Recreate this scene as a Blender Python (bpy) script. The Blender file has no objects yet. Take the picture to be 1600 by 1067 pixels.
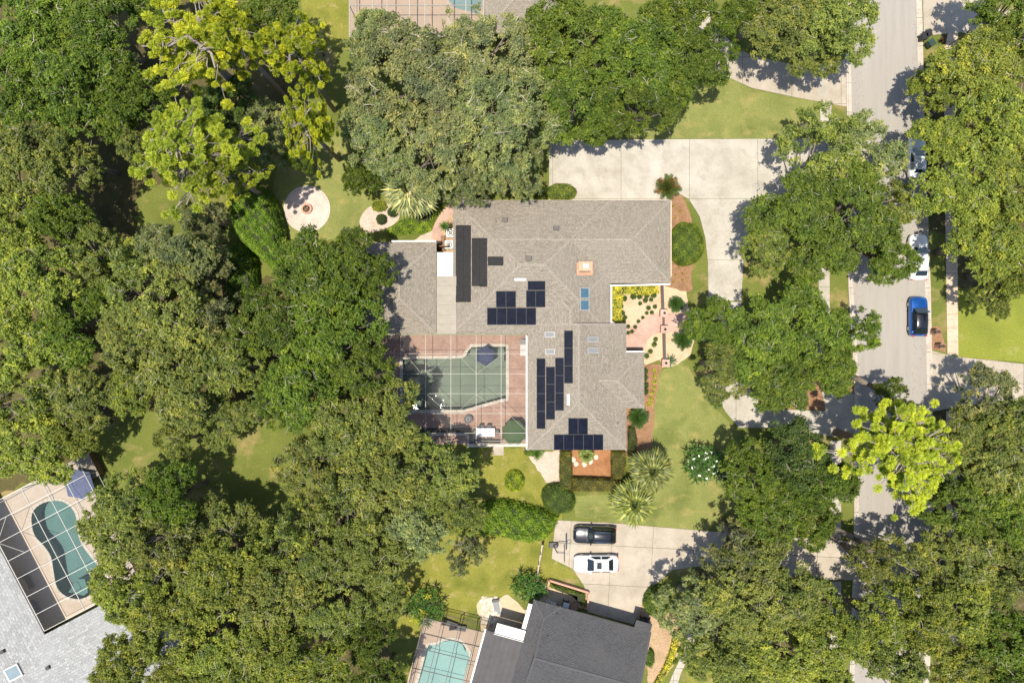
import bpy, bmesh, math, random
import numpy as np
from mathutils import Vector, Matrix
from mathutils.geometry import tessellate_polygon
C = bpy.context.scene
R = math.radians
# ------------------------------------------------------------------ camera, light, exposure
H = 76.2; S = 14.0                      # flight height, pixels of the 1600 px photograph per metre of ground
cam = bpy.data.objects.new('camera', bpy.data.cameras.new('camera')); C.collection.objects.link(cam)
cam.location = (0, 0, H); cam.rotation_euler = (0, 0, 0)
cam.data.lens = 24; cam.data.sensor_width = 36; cam.data.clip_end = 3000
C.camera = cam
SX, SY = 0.15, 0.13                     # how far shadows run east / north per metre of height
sd = Vector((SX, SY, -1)).normalized()
sun = bpy.data.objects.new('sun', bpy.data.lights.new('sun', 'SUN')); C.collection.objects.link(sun)
sun.data.energy = 4.7; sun.data.angle = R(0.5); sun.data.color = (1.0, 0.935, 0.80)
sun.rotation_euler = sd.to_track_quat('-Z', 'Y').to_euler()
W_ = bpy.data.worlds.new('World'); C.world = W_; W_.use_nodes = True
nt = W_.node_tree; nt.nodes.clear()
sky = nt.nodes.new('ShaderNodeTexSky'); sky.sky_type = 'NISHITA'; sky.sun_disc = False
sky.sun_elevation = math.asin(-sd.z); sky.sun_rotation = math.atan2(-sd.x, -sd.y)
bg = nt.nodes.new('ShaderNodeBackground'); bg.inputs[1].default_value = 0.148
wo = nt.nodes.new('ShaderNodeOutputWorld')
nt.links.new(sky.outputs[0], bg.inputs[0]); nt.links.new(bg.outputs[0], wo.inputs[0])
C.view_settings.view_transform = 'Standard'; C.view_settings.look = 'None'
C.view_settings.gamma = 1; C.view_settings.exposure = 0.58; C.view_settings.use_curve_mapping = False
C.render.engine = 'CYCLES'; C.cycles.transparent_max_bounces = 16; C.cycles.max_bounces = 6

# ------------------------------------------------------------------ helpers
rnd = random.Random(7)
def P(px, py, h=0.0):
    k = (H - h) / H / S
    return Vector(((px - 800) * k, -(py - 533.5) * k, h))
def PL(pts, h=0.0): return [P(x, y, h) for x, y in pts]
def link(o, parent=None):
    C.collection.objects.link(o)
    if parent: o.parent = parent
    return o
def tag(o, label=None, cat=None, group=None, kind=None):
    if label: o['label'] = label
    if cat: o['category'] = cat
    if group: o['group'] = group
    if kind: o['kind'] = kind
    return o
def thing(name, label, cat, loc=(0, 0, 0), rz=0, group=None):
    o = bpy.data.objects.new(name, None); o.location = loc; o.rotation_euler = (0, 0, rz)
    o.empty_display_size = .5
    return tag(link(o), label, cat, group)
def obj(name, me, mat=None, parent=None, loc=None):
    o = bpy.data.objects.new(name, me)
    if mat is not None and not me.materials: me.materials.append(mat)
    if loc is not None: o.location = loc
    return link(o, parent)

class MB:
    """collects faces, builds one mesh"""
    def __init__(s): s.v = []; s.f = []; s.smooth = False
    def poly(s, pts):
        n = len(s.v); s.v += [tuple(p) for p in pts]; s.f.append(list(range(n, n + len(pts)))); return s
    def box(s, x0, y0, z0, x1, y1, z1, m=None):
        c = [Vector(p) for p in ((x0,y0,z0),(x1,y0,z0),(x1,y1,z0),(x0,y1,z0),(x0,y0,z1),(x1,y0,z1),(x1,y1,z1),(x0,y1,z1))]
        if m: c = [m @ p for p in c]
        n = len(s.v); s.v += [tuple(p) for p in c]
        s.f += [[n+i for i in q] for q in ((3,2,1,0),(4,5,6,7),(0,1,5,4),(1,2,6,5),(2,3,7,6),(3,0,4,7))]
        return s
    def prism(s, pts, z0, z1):
        pts = [Vector((p[0], p[1], 0)) for p in pts]
        if area(pts) < 0: pts = pts[::-1]
        n = len(pts); b = len(s.v)
        s.v += [(p.x, p.y, z0) for p in pts] + [(p.x, p.y, z1) for p in pts]
        s.f.append([b+n+i for i in range(n)])
        for i in range(n):
            j = (i+1) % n; s.f.append([b+i, b+j, b+n+j, b+n+i])
        return s
    def slabq(s, top, t):
        """thick quad below four (or n) top corners"""
        top = [Vector(p) for p in top]; n = len(top); b = len(s.v)
        if area(top) < 0: top = top[::-1]
        s.v += [tuple(p) for p in top] + [(p.x, p.y, p.z - t) for p in top]
        s.f.append(list(range(b, b+n))); s.f.append([b+n+i for i in range(n)][::-1])
        for i in range(n):
            j = (i+1) % n; s.f.append([b+j, b+i, b+n+i, b+n+j])
        return s
    def tube(s, pts, rads, k=6, cap=True):
        pts = [Vector(p) for p in pts]; prev = None; b0 = len(s.v)
        for i, p in enumerate(pts):
            d = (pts[min(i+1, len(pts)-1)] - pts[max(i-1, 0)])
            if d.length < 1e-6: d = Vector((0, 0, 1))
            d.normalize(); a = d.orthogonal().normalized() if prev is None else (prev - d*prev.dot(d)).normalized()
            prev = a; c = d.cross(a); r = rads[i] if hasattr(rads, '__len__') else rads
            for j in range(k):
                t = 2*math.pi*j/k; s.v.append(tuple(p + (a*math.cos(t) + c*math.sin(t))*r))
        for i in range(len(pts)-1):
            for j in range(k):
                q = b0+i*k; s.f.append([q+j, q+(j+1) % k, q+k+(j+1) % k, q+k+j])
        if cap:
            s.f.append([b0+j for j in range(k)][::-1]); s.f.append([b0+(len(pts)-1)*k+j for j in range(k)])
        return s
    def bar(s, a, b, w, hgt=None):
        """rectangular bar between two points"""
        a, b = Vector(a), Vector(b); d = (b-a); L = d.length; d.normalize()
        up = Vector((0, 0, 1)) if abs(d.z) < .95 else Vector((1, 0, 0))
        x = d.cross(up).normalized(); u = x.cross(d); h2 = (hgt or w)/2
        n = len(s.v)
        for p in (a, b):
            for i, j in ((-1,-1),(1,-1),(1,1),(-1,1)): s.v.append(tuple(p + x*(w/2*i) + u*(h2*j)))
        s.f += [[n+i for i in q] for q in ((0,1,2,3),(7,6,5,4),(0,4,5,1),(1,5,6,2),(2,6,7,3),(3,7,4,0))]
        return s
    def lathe(s, prof, k=20, c=(0, 0, 0)):
        b = len(s.v)
        for r, z in prof:
            for j in range(k):
                t = 2*math.pi*j/k; s.v.append((c[0]+r*math.cos(t), c[1]+r*math.sin(t), c[2]+z))
        for i in range(len(prof)-1):
            for j in range(k):
                q = b+i*k; s.f.append([q+j, q+(j+1) % k, q+k+(j+1) % k, q+k+j])
        s.f.append([b+j for j in range(k)][::-1]); s.f.append([b+(len(prof)-1)*k+j for j in range(k)])
        return s
    def mesh(s, name, uv=False, smooth=False, bevel=0):
        me = bpy.data.meshes.new(name); me.from_pydata(s.v, [], s.f); me.update()
        if bevel or smooth:
            bm = bmesh.new(); bm.from_mesh(me)
            bmesh.ops.remove_doubles(bm, verts=bm.verts, dist=1e-5)
            bmesh.ops.recalc_face_normals(bm, faces=bm.faces)
            if bevel: bmesh.ops.bevel(bm, geom=list(bm.edges), offset=bevel, segments=2, affect='EDGES', clamp_overlap=True)
            bm.to_mesh(me); bm.free()
        if uv: slope_uv(me)
        if smooth: me.polygons.foreach_set('use_smooth', [True]*len(me.polygons))
        return me
    def build(s, name, mat, parent=None, **k): return obj(name, s.mesh(name, **k), mat, parent)
def area(p):
    return sum(p[i][0]*p[(i+1) % len(p)][1] - p[(i+1) % len(p)][0]*p[i][1] for i in range(len(p)))/2
def slope_uv(me):
    """uv in metres: u along the eave, v up the slope"""
    uvl = me.uv_layers.new(name='UVMap')
    for p in me.polygons:
        n = p.normal; u = Vector((0, 0, 1)).cross(n)
        u = u.normalized() if u.length > 1e-4 else Vector((1, 0, 0)); v = n.cross(u)
        for li in p.loop_indices:
            co = me.vertices[me.loops[li].vertex_index].co; uvl.data[li].uv = (co.dot(u), co.dot(v))
def smooth_poly(pts, n=5):
    out = []; m = len(pts)
    for i in range(m):
        p0, p1, p2, p3 = [Vector(pts[(i+k-1) % m]) for k in range(4)]
        for j in range(n):
            t = j/n
            out.append(tuple(.5*((2*p1) + (p2-p0)*t + (2*p0-5*p1+4*p2-p3)*t*t + (3*p1-p0-3*p2+p3)*t**3)))
    return out
def tess(name, outer, holes, z, mat, parent=None):
    loops = [[Vector((p[0], p[1], 0)) for p in l] for l in [outer]+holes]
    flat = [p for l in loops for p in l]
    tris = tessellate_polygon(loops); me = bpy.data.meshes.new(name)
    fs = []
    for t in tris:
        a, b, c = [flat[i] for i in t]
        fs.append(t if (b-a).cross(c-a).z > 0 else (t[0], t[2], t[1]))
    me.from_pydata([(p.x, p.y, z) for p in flat], [], fs); me.update()
    return obj(name, me, mat, parent)
LV = [0.003]; PAVED = []
def sheet(name, pts, mat, smooth=False, z=None, wob=0.0):
    if smooth: pts = smooth_poly(pts, 5)
    w = PL(pts)
    if wob:
        w2 = []
        for i, p in enumerate(w):
            q = w[(i+1) % len(w)]; n = max(1, int((q-p).length/.5))
            for j in range(n):
                a = p.lerp(q, j/n); w2.append(a + Vector((rnd.uniform(-wob, wob), rnd.uniform(-wob, wob), 0)))
        w = w2
    if z is None: z = LV[0]; LV[0] += .0014
    if name == 'road': PAVED.append([(p.x, p.y) for p in w])
    return tag(tess(name, w, [], z, mat), kind='structure')
def clip_cell(poly, x0, y0, x1, y1):
    def cl(ps, ax, v, keep):
        o = []
        for i in range(len(ps)):
            a, b = ps[i], ps[(i+1) % len(ps)]; ia, ib = keep(a[ax], v), keep(b[ax], v)
            if ia: o.append(a)
            if ia != ib:
                t = (v-a[ax])/(b[ax]-a[ax]); o.append((a[0]+(b[0]-a[0])*t, a[1]+(b[1]-a[1])*t))
        return o
    ge = lambda a, v: a >= v
    le = lambda a, v: a <= v
    ps = poly
    for ax, v, k in ((0, x0, ge), (0, x1, le), (1, y0, ge), (1, y1, le)):
        if len(ps) < 3: return []
        ps = cl(ps, ax, v, k)
    return ps
def slabs(name, pts, mat, dx, dy, ox=0, oy=0, th=.068, gap=.035, smooth=False, rot=0):
    """concrete poured in panels: each panel its own slab with an open joint round it"""
    if smooth: pts = smooth_poly(pts, 5)
    w = [(p.x, p.y) for p in PL(pts)]; PAVED.append(w)
    base = bpy.data.objects.new(name, None); link(base); tag(base, kind='structure')
    c, s = math.cos(rot), math.sin(rot)
    w = [(x*c+y*s, -x*s+y*c) for x, y in w]
    xs = [p[0] for p in w]; ys = [p[1] for p in w]
    x = ox + math.floor((min(xs)-ox)/dx)*dx
    while x < max(xs):
        y = oy + math.floor((min(ys)-oy)/dy)*dy
        while y < max(ys):
            q = clip_cell(w, x+gap/2, y+gap/2, x+dx-gap/2, y+dy-gap/2)
            if len(q) >= 3 and abs(area(q)) > .05:
                q = [(a*c-b*s, a*s+b*c) for a, b in q]
                q = [p for i, p in enumerate(q) if (Vector(p)-Vector(q[i-1])).length > 1e-4]
                if len(q) >= 3: MB().prism(q, -.02, th + rnd.uniform(-.003, .003)).build('concrete_slab', mat, base)
            y += dy
        x += dx
    return base

# ------------------------------------------------------------------ materials
def nodes(name, rough=.9, spec=.2):
    m = bpy.data.materials.new(name); m.use_nodes = True; t = m.node_tree
    b = t.nodes['Principled BSDF']; b.inputs['Roughness'].default_value = rough
    b.inputs['Specular IOR Level'].default_value = spec
    return m, t, b
def tex(t, kind, scale, detail=3, coord='Object', rot=None, stretch=None, **kw):
    tc = t.nodes.new('ShaderNodeTexCoord'); src = tc.outputs[coord]
    if coord == 'World':
        pass
    if rot or stretch:
        mp = t.nodes.new('ShaderNodeMapping')
        if rot: mp.inputs['Rotation'].default_value = (0, 0, rot)
        if stretch: mp.inputs['Scale'].default_value = stretch
        t.links.new(src, mp.inputs[0]); src = mp.outputs[0]
    n = t.nodes.new(kind)
    if 'Scale' in n.inputs: n.inputs['Scale'].default_value = scale
    if 'Detail' in n.inputs: n.inputs['Detail'].default_value = detail
    t.links.new(src, n.inputs['Vector']); return n
def ramp(t, src, stops):
    r = t.nodes.new('ShaderNodeValToRGB'); e = r.color_ramp.elements
    while len(e) < len(stops): e.new(.5)
    for i, (p, c) in enumerate(stops):
        e[i].position = p; e[i].color = (*c, 1) if len(c) == 3 else c
    t.links.new(src, r.inputs[0]); return r.outputs[0]
def mix(t, a, b, f, mode='MIX'):
    m = t.nodes.new('ShaderNodeMix'); m.data_type = 'RGBA'; m.blend_type = mode
    for i, v in ((0, f), (6, a), (7, b)):
        if isinstance(v, (int, float)): m.inputs[i].default_value = v
        elif isinstance(v, tuple): m.inputs[i].default_value = (*v, 1)
        else: t.links.new(v, m.inputs[i])
    return m.outputs[2]
def bump(t, b, src, strength=.4, dist=.02):
    n = t.nodes.new('ShaderNodeBump'); n.inputs['Strength'].default_value = strength; n.inputs['Distance'].default_value = dist
    t.links.new(src, n.inputs['Height']); t.links.new(n.outputs[0], b.inputs['Normal'])
def plain(name, col, rough=.6, metal=0, spec=.4, var=.12, sc=3, coat=0):
    m, t, b = nodes(name, rough, spec); b.inputs['Metallic'].default_value = metal
    n = tex(t, 'ShaderNodeTexNoise', sc, 5)
    lo = tuple(c*(1-var) for c in col); hi = tuple(min(1, c*(1+var)) for c in col)
    t.links.new(ramp(t, n.outputs['Fac'], [(.3, lo), (.7, hi)]), b.inputs['Base Color'])
    if coat: b.inputs['Coat Weight'].default_value = coat; b.inputs['Coat Roughness'].default_value = .04
    return m
def ground_mat(name, big, fine, dry, dry_at=(.52, .66), bigscale=.11, bumpy=.03):
    m, t, b = nodes(name, .95, .1)
    a = tex(t, 'ShaderNodeTexNoise', bigscale, 6); c1 = ramp(t, a.outputs['Fac'], [(.3, big[0]), (.5, big[1]), (.7, big[2])])
    d = tex(t, 'ShaderNodeTexNoise', bigscale*2.3, 9, stretch=(1, 1.3, 1)); d.inputs['Roughness'].default_value = .62
    f = ramp(t, d.outputs['Fac'], [(dry_at[0], (0, 0, 0)), (dry_at[1], (1, 1, 1))])
    c2 = mix(t, c1, dry, f)
    n = tex(t, 'ShaderNodeTexNoise', 5.5, 8); n.inputs['Roughness'].default_value = .75
    c3 = mix(t, c2, ramp(t, n.outputs['Fac'], [(.25, (fine[0],)*3), (.75, (fine[1],)*3)]), 1.0, 'MULTIPLY')
    n2 = tex(t, 'ShaderNodeTexNoise', 28, 3)
    c4 = mix(t, c3, ramp(t, n2.outputs['Fac'], [(.3, (.72,)*3), (.7, (1.22,)*3)]), 1.0, 'MULTIPLY')
    t.links.new(c4, b.inputs['Base Color']); bump(t, b, n2.outputs['Fac'], .7, bumpy)
    return m
M = {}
M['ground'] = ground_mat('ground', [(.085,.105,.020), (.135,.15,.034), (.10,.125,.026)], (.66, 1.3), (.26,.20,.085))
M['lawn'] = ground_mat('front_lawn', [(.110,.130,.034), (.190,.200,.060), (.145,.162,.046)], (.68, 1.3), (.28,.235,.085), (.52, .74), .24)
M['lawn_east'] = ground_mat('east_lawn', [(.125,.155,.024), (.20,.215,.034), (.155,.175,.03)], (.68, 1.3), (.30,.27,.11), (.6, .8), .16)
M['lawn_dry'] = ground_mat('dry_lawn', [(.11,.125,.020), (.205,.195,.038), (.15,.155,.028)], (.7, 1.25), (.33,.25,.12), (.55, .74), .28)
M['soil'] = ground_mat('forest_soil', [(.06,.05,.022), (.10,.085,.035), (.07,.065,.022)], (.6, 1.3), (.16,.12,.06), (.55, .7), .3)
M['mulch_red'] = ground_mat('red_mulch', [(.21,.115,.062), (.28,.16,.09), (.235,.13,.07)], (.55, 1.35), (.36,.22,.13), (.55, .75), .5, .05)
M['mulch_tan'] = ground_mat('tan_mulch', [(.33,.22,.13), (.42,.29,.18), (.36,.25,.15)], (.55, 1.35), (.47,.36,.24), (.55, .75), .5, .05)
M['mulch_rust'] = ground_mat('rust_mulch', [(.25,.115,.05), (.33,.16,.075), (.28,.135,.06)], (.6, 1.3), (.45,.25,.12), (.6, .8), .7, .05)
M['mulch_dark'] = ground_mat('dark_mulch', [(.055,.04,.032), (.085,.065,.05), (.06,.05,.04)], (.5, 1.4), (.14,.11,.09), (.6, .8), .7, .05)
M['sand'] = ground_mat('sand_bed', [(.42,.32,.20), (.50,.39,.26), (.45,.35,.225)], (.78, 1.15), (.46,.29,.17), (.58, .75), .6, .02)
M['gravel'] = ground_mat('pink_gravel', [(.43,.33,.26), (.52,.41,.33), (.46,.36,.29)], (.6, 1.25), (.36,.22,.16), (.6, .8), .8, .03)
def concrete(name, a, b_, stain, amt=.5, sc=.35, streak=None):
    m, t, b = nodes(name, .85, .25)
    n = tex(t, 'ShaderNodeTexNoise', sc, 9, stretch=streak); n.inputs['Roughness'].default_value = .68
    c = ramp(t, n.outputs['Fac'], [(.32, a), (.62, b_)])
    s_ = tex(t, 'ShaderNodeTexNoise', sc*1.9, 10, stretch=streak); s_.inputs['Roughness'].default_value = .72
    c = mix(t, c, stain, ramp(t, s_.outputs['Fac'], [(.50, (0, 0, 0)), (.72, (amt,)*3)]))
    oi = t.nodes.new('ShaderNodeObjectInfo'); c = mix(t, c, ramp(t, oi.outputs['Random'], [(0, (.93, .92, .90)), (1, (1, 1, 1))]), 1.0, 'MULTIPLY')
    f = tex(t, 'ShaderNodeTexNoise', 22, 4)
    c = mix(t, c, ramp(t, f.outputs['Fac'], [(.3, (.86,)*3), (.7, (1.08,)*3)]), 1.0, 'MULTIPLY')
    t.links.new(c, b.inputs['Base Color']); bump(t, b, f.outputs['Fac'], .3, .006); return m
M['concrete'] = concrete('concrete', (.325,.295,.245), (.43,.395,.34), (.26,.225,.175), .7)
M['concrete_warm'] = concrete('warm_concrete', (.32,.275,.215), (.41,.355,.29), (.27,.215,.16), .65)
M['sidewalk'] = concrete('sidewalk_concrete', (.46,.35,.25), (.52,.42,.32), (.34,.23,.14), .5, .8)
M['kerb'] = concrete('kerb_concrete', (.38,.335,.28), (.46,.41,.35), (.25,.20,.16), .6, .6)
M['asphalt'] = concrete('aged_asphalt', (.295,.270,.242), (.33,.304,.275), (.245,.222,.20), .5, .9, (1.0, .06, 1))
M['joint'] = plain('joint_dirt', (.12,.10,.08), .95)
def paver(name, c1, c2, mortar, bw=.24, rh=.12, rings=False, rot=0):
    m, t, b = nodes(name, .85, .2)
    if rings:
        tc = t.nodes.new('ShaderNodeTexCoord'); g = t.nodes.new('ShaderNodeTexGradient'); g.gradient_type = 'RADIAL'
        t.links.new(tc.outputs['Object'], g.inputs[0])
        ln = t.nodes.new('ShaderNodeVectorMath'); ln.operation = 'LENGTH'; t.links.new(tc.outputs['Object'], ln.inputs[0])
        cx = t.nodes.new('ShaderNodeCombineXYZ'); mu = t.nodes.new('ShaderNodeMath'); mu.operation = 'MULTIPLY'; mu.inputs[1].default_value = 12
        t.links.new(g.outputs['Fac'], mu.inputs[0]); t.links.new(mu.outputs[0], cx.inputs[0]); t.links.new(ln.outputs['Value'], cx.inputs[1]); src = cx.outputs[0]
        br = t.nodes.new('ShaderNodeTexBrick'); t.links.new(src, br.inputs['Vector'])
    else: br = tex(t, 'ShaderNodeTexBrick', 1, 0, rot=rot)
    br.inputs['Scale'].default_value = 1; br.inputs['Brick Width'].default_value = bw; br.inputs['Row Height'].default_value = rh
    br.inputs['Mortar Size'].default_value = .008; br.inputs['Color1'].default_value = (*c1, 1); br.inputs['Color2'].default_value = (*c2, 1)
    br.inputs['Mortar'].default_value = (*mortar, 1)
    n = tex(t, 'ShaderNodeTexNoise', .7, 8); n.inputs['Roughness'].default_value = .7
    c = mix(t, br.outputs['Color'], ramp(t, n.outputs['Fac'], [(.35, (.80, .78, .76)), (.65, (1.12, 1.1, 1.08))]), 1.0, 'MULTIPLY')
    f = tex(t, 'ShaderNodeTexNoise', 14, 3)
    c = mix(t, c, ramp(t, f.outputs['Fac'], [(.35, (.86,)*3), (.65, (1.12,)*3)]), 1.0, 'MULTIPLY')
    t.links.new(c, b.inputs['Base Color']); bump(t, b, br.outputs['Fac'], .25, .005); return m
M['paver_red'] = paver('red_pavers', (.42,.275,.21), (.37,.235,.18), (.28,.19,.15))
M['paver_pink'] = paver('pink_pavers', (.47,.315,.255), (.42,.28,.225), (.31,.21,.165))
M['paver_ring'] = paver('pale_ring_pavers', (.53,.44,.385), (.49,.405,.355), (.38,.31,.27), .35, .22, rings=True)
M['deck_tan'] = concrete('tan_deck', (.42,.315,.235), (.48,.36,.27), (.38,.27,.19), .4, .6)
M['deck_cream'] = concrete('cream_deck', (.45,.37,.29), (.52,.43,.35), (.42,.33,.26), .4, .6)
def shingle(name, a, b_, c_, gap, bw=.32, rh=.15, speck=(.62, 1.35)):
    m, t, b = nodes(name, .92, .15)
    br = tex(t, 'ShaderNodeTexBrick', 1, 0, coord='UV')
    br.inputs['Scale'].default_value = 1; br.inputs['Brick Width'].default_value = bw; br.inputs['Row Height'].default_value = rh
    br.inputs['Mortar Size'].default_value = .014; br.inputs['Mortar Smooth'].default_value = .4
    br.inputs['Color1'].default_value = (*a, 1); br.inputs['Color2'].default_value = (*b_, 1); br.inputs['Mortar'].default_value = (*gap, 1)
    n = tex(t, 'ShaderNodeTexNoise', 5.2, 5, coord='UV', stretch=(1, 1.8, 1)); n.inputs['Roughness'].default_value = .8
    c = mix(t, br.outputs['Color'], ramp(t, n.outputs['Fac'], [(.36, (speck[0],)*3), (.5, (1,)*3), (.64, (speck[1],)*3)]), 1.0, 'MULTIPLY')
    w = tex(t, 'ShaderNodeTexNoise', .35, 6)
    c = mix(t, c, c_, ramp(t, w.outputs['Fac'], [(.45, (0, 0, 0)), (.75, (.55,)*3)]))
    t.links.new(c, b.inputs['Base Color']); bump(t, b, br.outputs['Fac'], .6, -.02); return m
M['shingle'] = shingle('tan_shingles', (.285,.248,.200), (.205,.178,.142), (.245,.212,.175), (.115,.098,.078), speck=(.66, 1.32))
M['shingle_dark'] = shingle('charcoal_shingles', (.080,.079,.082), (.062,.061,.064), (.085,.082,.08), (.038,.037,.038), speck=(.7, 1.3))
M['shingle_grey'] = shingle('pale_grey_shingles', (.325,.325,.315), (.24,.24,.235), (.29,.29,.285), (.20,.20,.195), .5, .3, (.66, 1.35))
M['roll_roof'] = plain('rolled_roofing', (.29,.255,.205), .85, var=.08, sc=2)
M['metal_roof'] = plain('grey_metal_roof', (.085,.08,.08), .85, spec=.1, var=.1, sc=1)
M['white'] = plain('white_paint', (.78,.76,.72), .5, var=.04)
M['white_roof'] = plain('white_membrane', (.80,.79,.77), .6, var=.05, sc=1)
M['stucco'] = plain('cream_stucco', (.55,.46,.36), .9, var=.06, sc=6)
M['fascia'] = plain('cream_fascia', (.62,.55,.44), .6, var=.05)
M['glass'] = plain('window_glass', (.03,.04,.05), .06, spec=.8, var=.1)
M['sky_glass'] = plain('blue_skylight', (.055,.115,.16), .4, spec=.2, var=.15, sc=1.5)
M['grey_glass'] = plain('grey_skylight', (.19,.192,.195), .5, spec=.2, var=.08, sc=1.5)
M['pv'] = plain('solar_cell', (.007,.009,.018), .4, spec=.08, var=.3, sc=2)
M['mat_black'] = plain('black_pool_heater', (.016,.014,.015), .6, spec=.25, var=.3, sc=3)
M['pv_edge'] = plain('panel_frame', (.020,.022,.028), .5, metal=.0)
M['copper'] = plain('copper_flashing', (.50,.25,.15), .6, var=.2)
M['dark_metal'] = plain('dark_metal', (.035,.033,.032), .5)
M['bronze'] = plain('bronze_frame', (.07,.055,.05), .5)
M['cage_white'] = plain('cream_aluminium', (.30,.29,.25), .5, var=.05)
M['cage_pale'] = plain('pale_aluminium', (.50,.48,.44), .5, var=.05)
M['grey_metal'] = plain('grey_metal', (.32,.31,.30), .5, metal=.3)
M['wood'] = plain('brown_wood', (.20,.11,.06), .8, var=.25, sc=6)
M['bark'] = plain('oak_bark', (.17,.14,.115), .95, var=.3, sc=6)
M['bark_pale'] = plain('pale_twigs', (.42,.36,.29), .9, var=.25, sc=4)
M['dead'] = plain('dead_wood', (.37,.33,.28), .9, var=.25, sc=4)
M['pine_bark'] = plain('pine_bark', (.24,.20,.175), .95, var=.3, sc=5)
M['brick'] = plain('terracotta', (.46,.26,.18), .85, var=.15, sc=8)
M['black_plastic'] = plain('black_plastic', (.02,.02,.022), .45)
M['green_plastic'] = plain('dark_green_plastic', (.02,.045,.035), .5)
M['rubber'] = plain('rubber', (.018,.018,.018), .8)
M['rim'] = plain('alloy_rim', (.42,.42,.43), .3, metal=.8)
M['chrome'] = plain('chrome', (.7,.7,.7), .15, metal=1, var=.02)
M['lamp_red'] = plain('red_lens', (.35,.02,.02), .2)
M['lamp_clear'] = plain('clear_lens', (.65,.66,.66), .12)
M['navy'] = plain('navy_canvas', (.045,.055,.105), .8, var=.12)
M['blue_canvas'] = plain('blue_canvas', (.10,.12,.22), .8, var=.12)
M['green_canvas'] = plain('green_canvas', (.06,.10,.035), .85, var=.12)
M['white_metal'] = plain('pale_metal', (.60,.60,.58), .45)
M['stone'] = plain('pale_stone', (.52,.45,.36), .85, var=.2, sc=3)
M['pot'] = plain('clay_pot', (.35,.20,.13), .85)
M['flower'] = plain('white_petals', (.80,.78,.70), .7, var=.03)
M['yellow_petals'] = plain('yellow_petals', (.62,.52,.05), .7, var=.1)
def carpaint(name, col, metal=.3): return plain(name, col, .25, metal=metal, var=.03, coat=1)
M['car_black'] = carpaint('black_paint', (.02,.02,.022), .6)
M['car_white'] = carpaint('white_car_paint', (.76,.75,.73), 0)
M['car_blue'] = carpaint('blue_paint', (.015,.10,.38), .5)
M['car_silver'] = carpaint('silver_paint', (.66,.68,.69), .1)
M['car_glass'] = plain('car_glass', (.012,.018,.02), .05, spec=.9, var=.1)
def leafmat(name, trans=.28, rough=.6, vein=1.0):
    """leaf colour = object colour x per-leaf tint"""
    m, t, b = nodes(name, rough, .3)
    oi = t.nodes.new('ShaderNodeObjectInfo'); at = t.nodes.new('ShaderNodeAttribute'); at.attribute_name = 'tint'
    c = mix(t, oi.outputs['Color'], ramp(t, at.outputs['Fac'], [(0, (.36, .42, .42)), (.5, (.90, .93, .82)), (1, (2.0, 1.72, 1.35))]), 1.0, 'MULTIPLY')
    n = tex(t, 'ShaderNodeTexNoise', .55, 4)
    c = mix(t, c, ramp(t, n.outputs['Fac'], [(.35, (.80, .86, .9)), (.65, (1.18, 1.12, .95))]), 1.0, 'MULTIPLY')
    t.links.new(c, b.inputs['Base Color'])
    tr = t.nodes.new('ShaderNodeBsdfTranslucent'); t.links.new(mix(t, c, (1.0, 1.1, .45), 1.0, 'MULTIPLY'), tr.inputs[0])
    ms = t.nodes.new('ShaderNodeMixShader'); ms.inputs[0].default_value = trans
    t.links.new(b.outputs[0], ms.inputs[1]); t.links.new(tr.outputs[0], ms.inputs[2])
    t.links.new(ms.outputs[0], t.nodes['Material Output'].inputs[0]); return m
M['leaf'] = leafmat('leaves', .36); M['needle'] = leafmat('pine_needles', .30); M['frond'] = leafmat('fronds', .15, .5); M['gloss_leaf'] = leafmat('glossy_leaves', .15, .4)
def screen_mat(name, a, col):
    m = bpy.data.materials.new(name); m.use_nodes = True; t = m.node_tree; t.nodes.clear()
    tr = t.nodes.new('ShaderNodeBsdfTransparent'); d = t.nodes.new('ShaderNodeBsdfDiffuse'); d.inputs[0].default_value = (*col, 1)
    x = t.nodes.new('ShaderNodeMixShader'); x.inputs[0].default_value = a; o = t.nodes.new('ShaderNodeOutputMaterial')
    t.links.new(tr.outputs[0], x.inputs[1]); t.links.new(d.outputs[0], x.inputs[2]); t.links.new(x.outputs[0], o.inputs[0]); return m
M['screen'] = screen_mat('insect_screen', .19, (.10, .10, .10))
def water(name, tint):
    m = bpy.data.materials.new(name); m.use_nodes = True; t = m.node_tree; t.nodes.clear()
    tr = t.nodes.new('ShaderNodeBsdfTransparent'); tr.inputs[0].default_value = (*tint, 1)
    g = t.nodes.new('ShaderNodeBsdfGlossy'); g.inputs['Roughness'].default_value = .04
    fr = t.nodes.new('ShaderNodeFresnel'); fr.inputs[0].default_value = 1.33
    n = tex(t, 'ShaderNodeTexNoise', 2.2, 4); bp = t.nodes.new('ShaderNodeBump'); bp.inputs['Strength'].default_value = .2; bp.inputs['Distance'].default_value = .05
    t.links.new(n.outputs['Fac'], bp.inputs['Height']); t.links.new(bp.outputs[0], g.inputs['Normal']); t.links.new(bp.outputs[0], fr.inputs['Normal'])
    x = t.nodes.new('ShaderNodeMixShader'); o = t.nodes.new('ShaderNodeOutputMaterial')
    t.links.new(fr.outputs[0], x.inputs[0]); t.links.new(tr.outputs[0], x.inputs[1]); t.links.new(g.outputs[0], x.inputs[2]); t.links.new(x.outputs[0], o.inputs[0]); return m
M['water'] = water('pool_water', (.84, .89, .84)); M['water_b'] = water('teal_water', (.72, .84, .82)); M['water_c'] = water('turquoise_water', (.74, .90, .91))
M['plaster'] = plain('pool_plaster', (.205,.225,.185), .8, var=.12, sc=.4)
M['plaster_b'] = plain('pool_plaster_teal', (.17,.26,.255), .8, var=.12, sc=.4)
M['plaster_c'] = plain('pool_plaster_pale', (.40,.46,.43), .8, var=.10, sc=.4)
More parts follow.
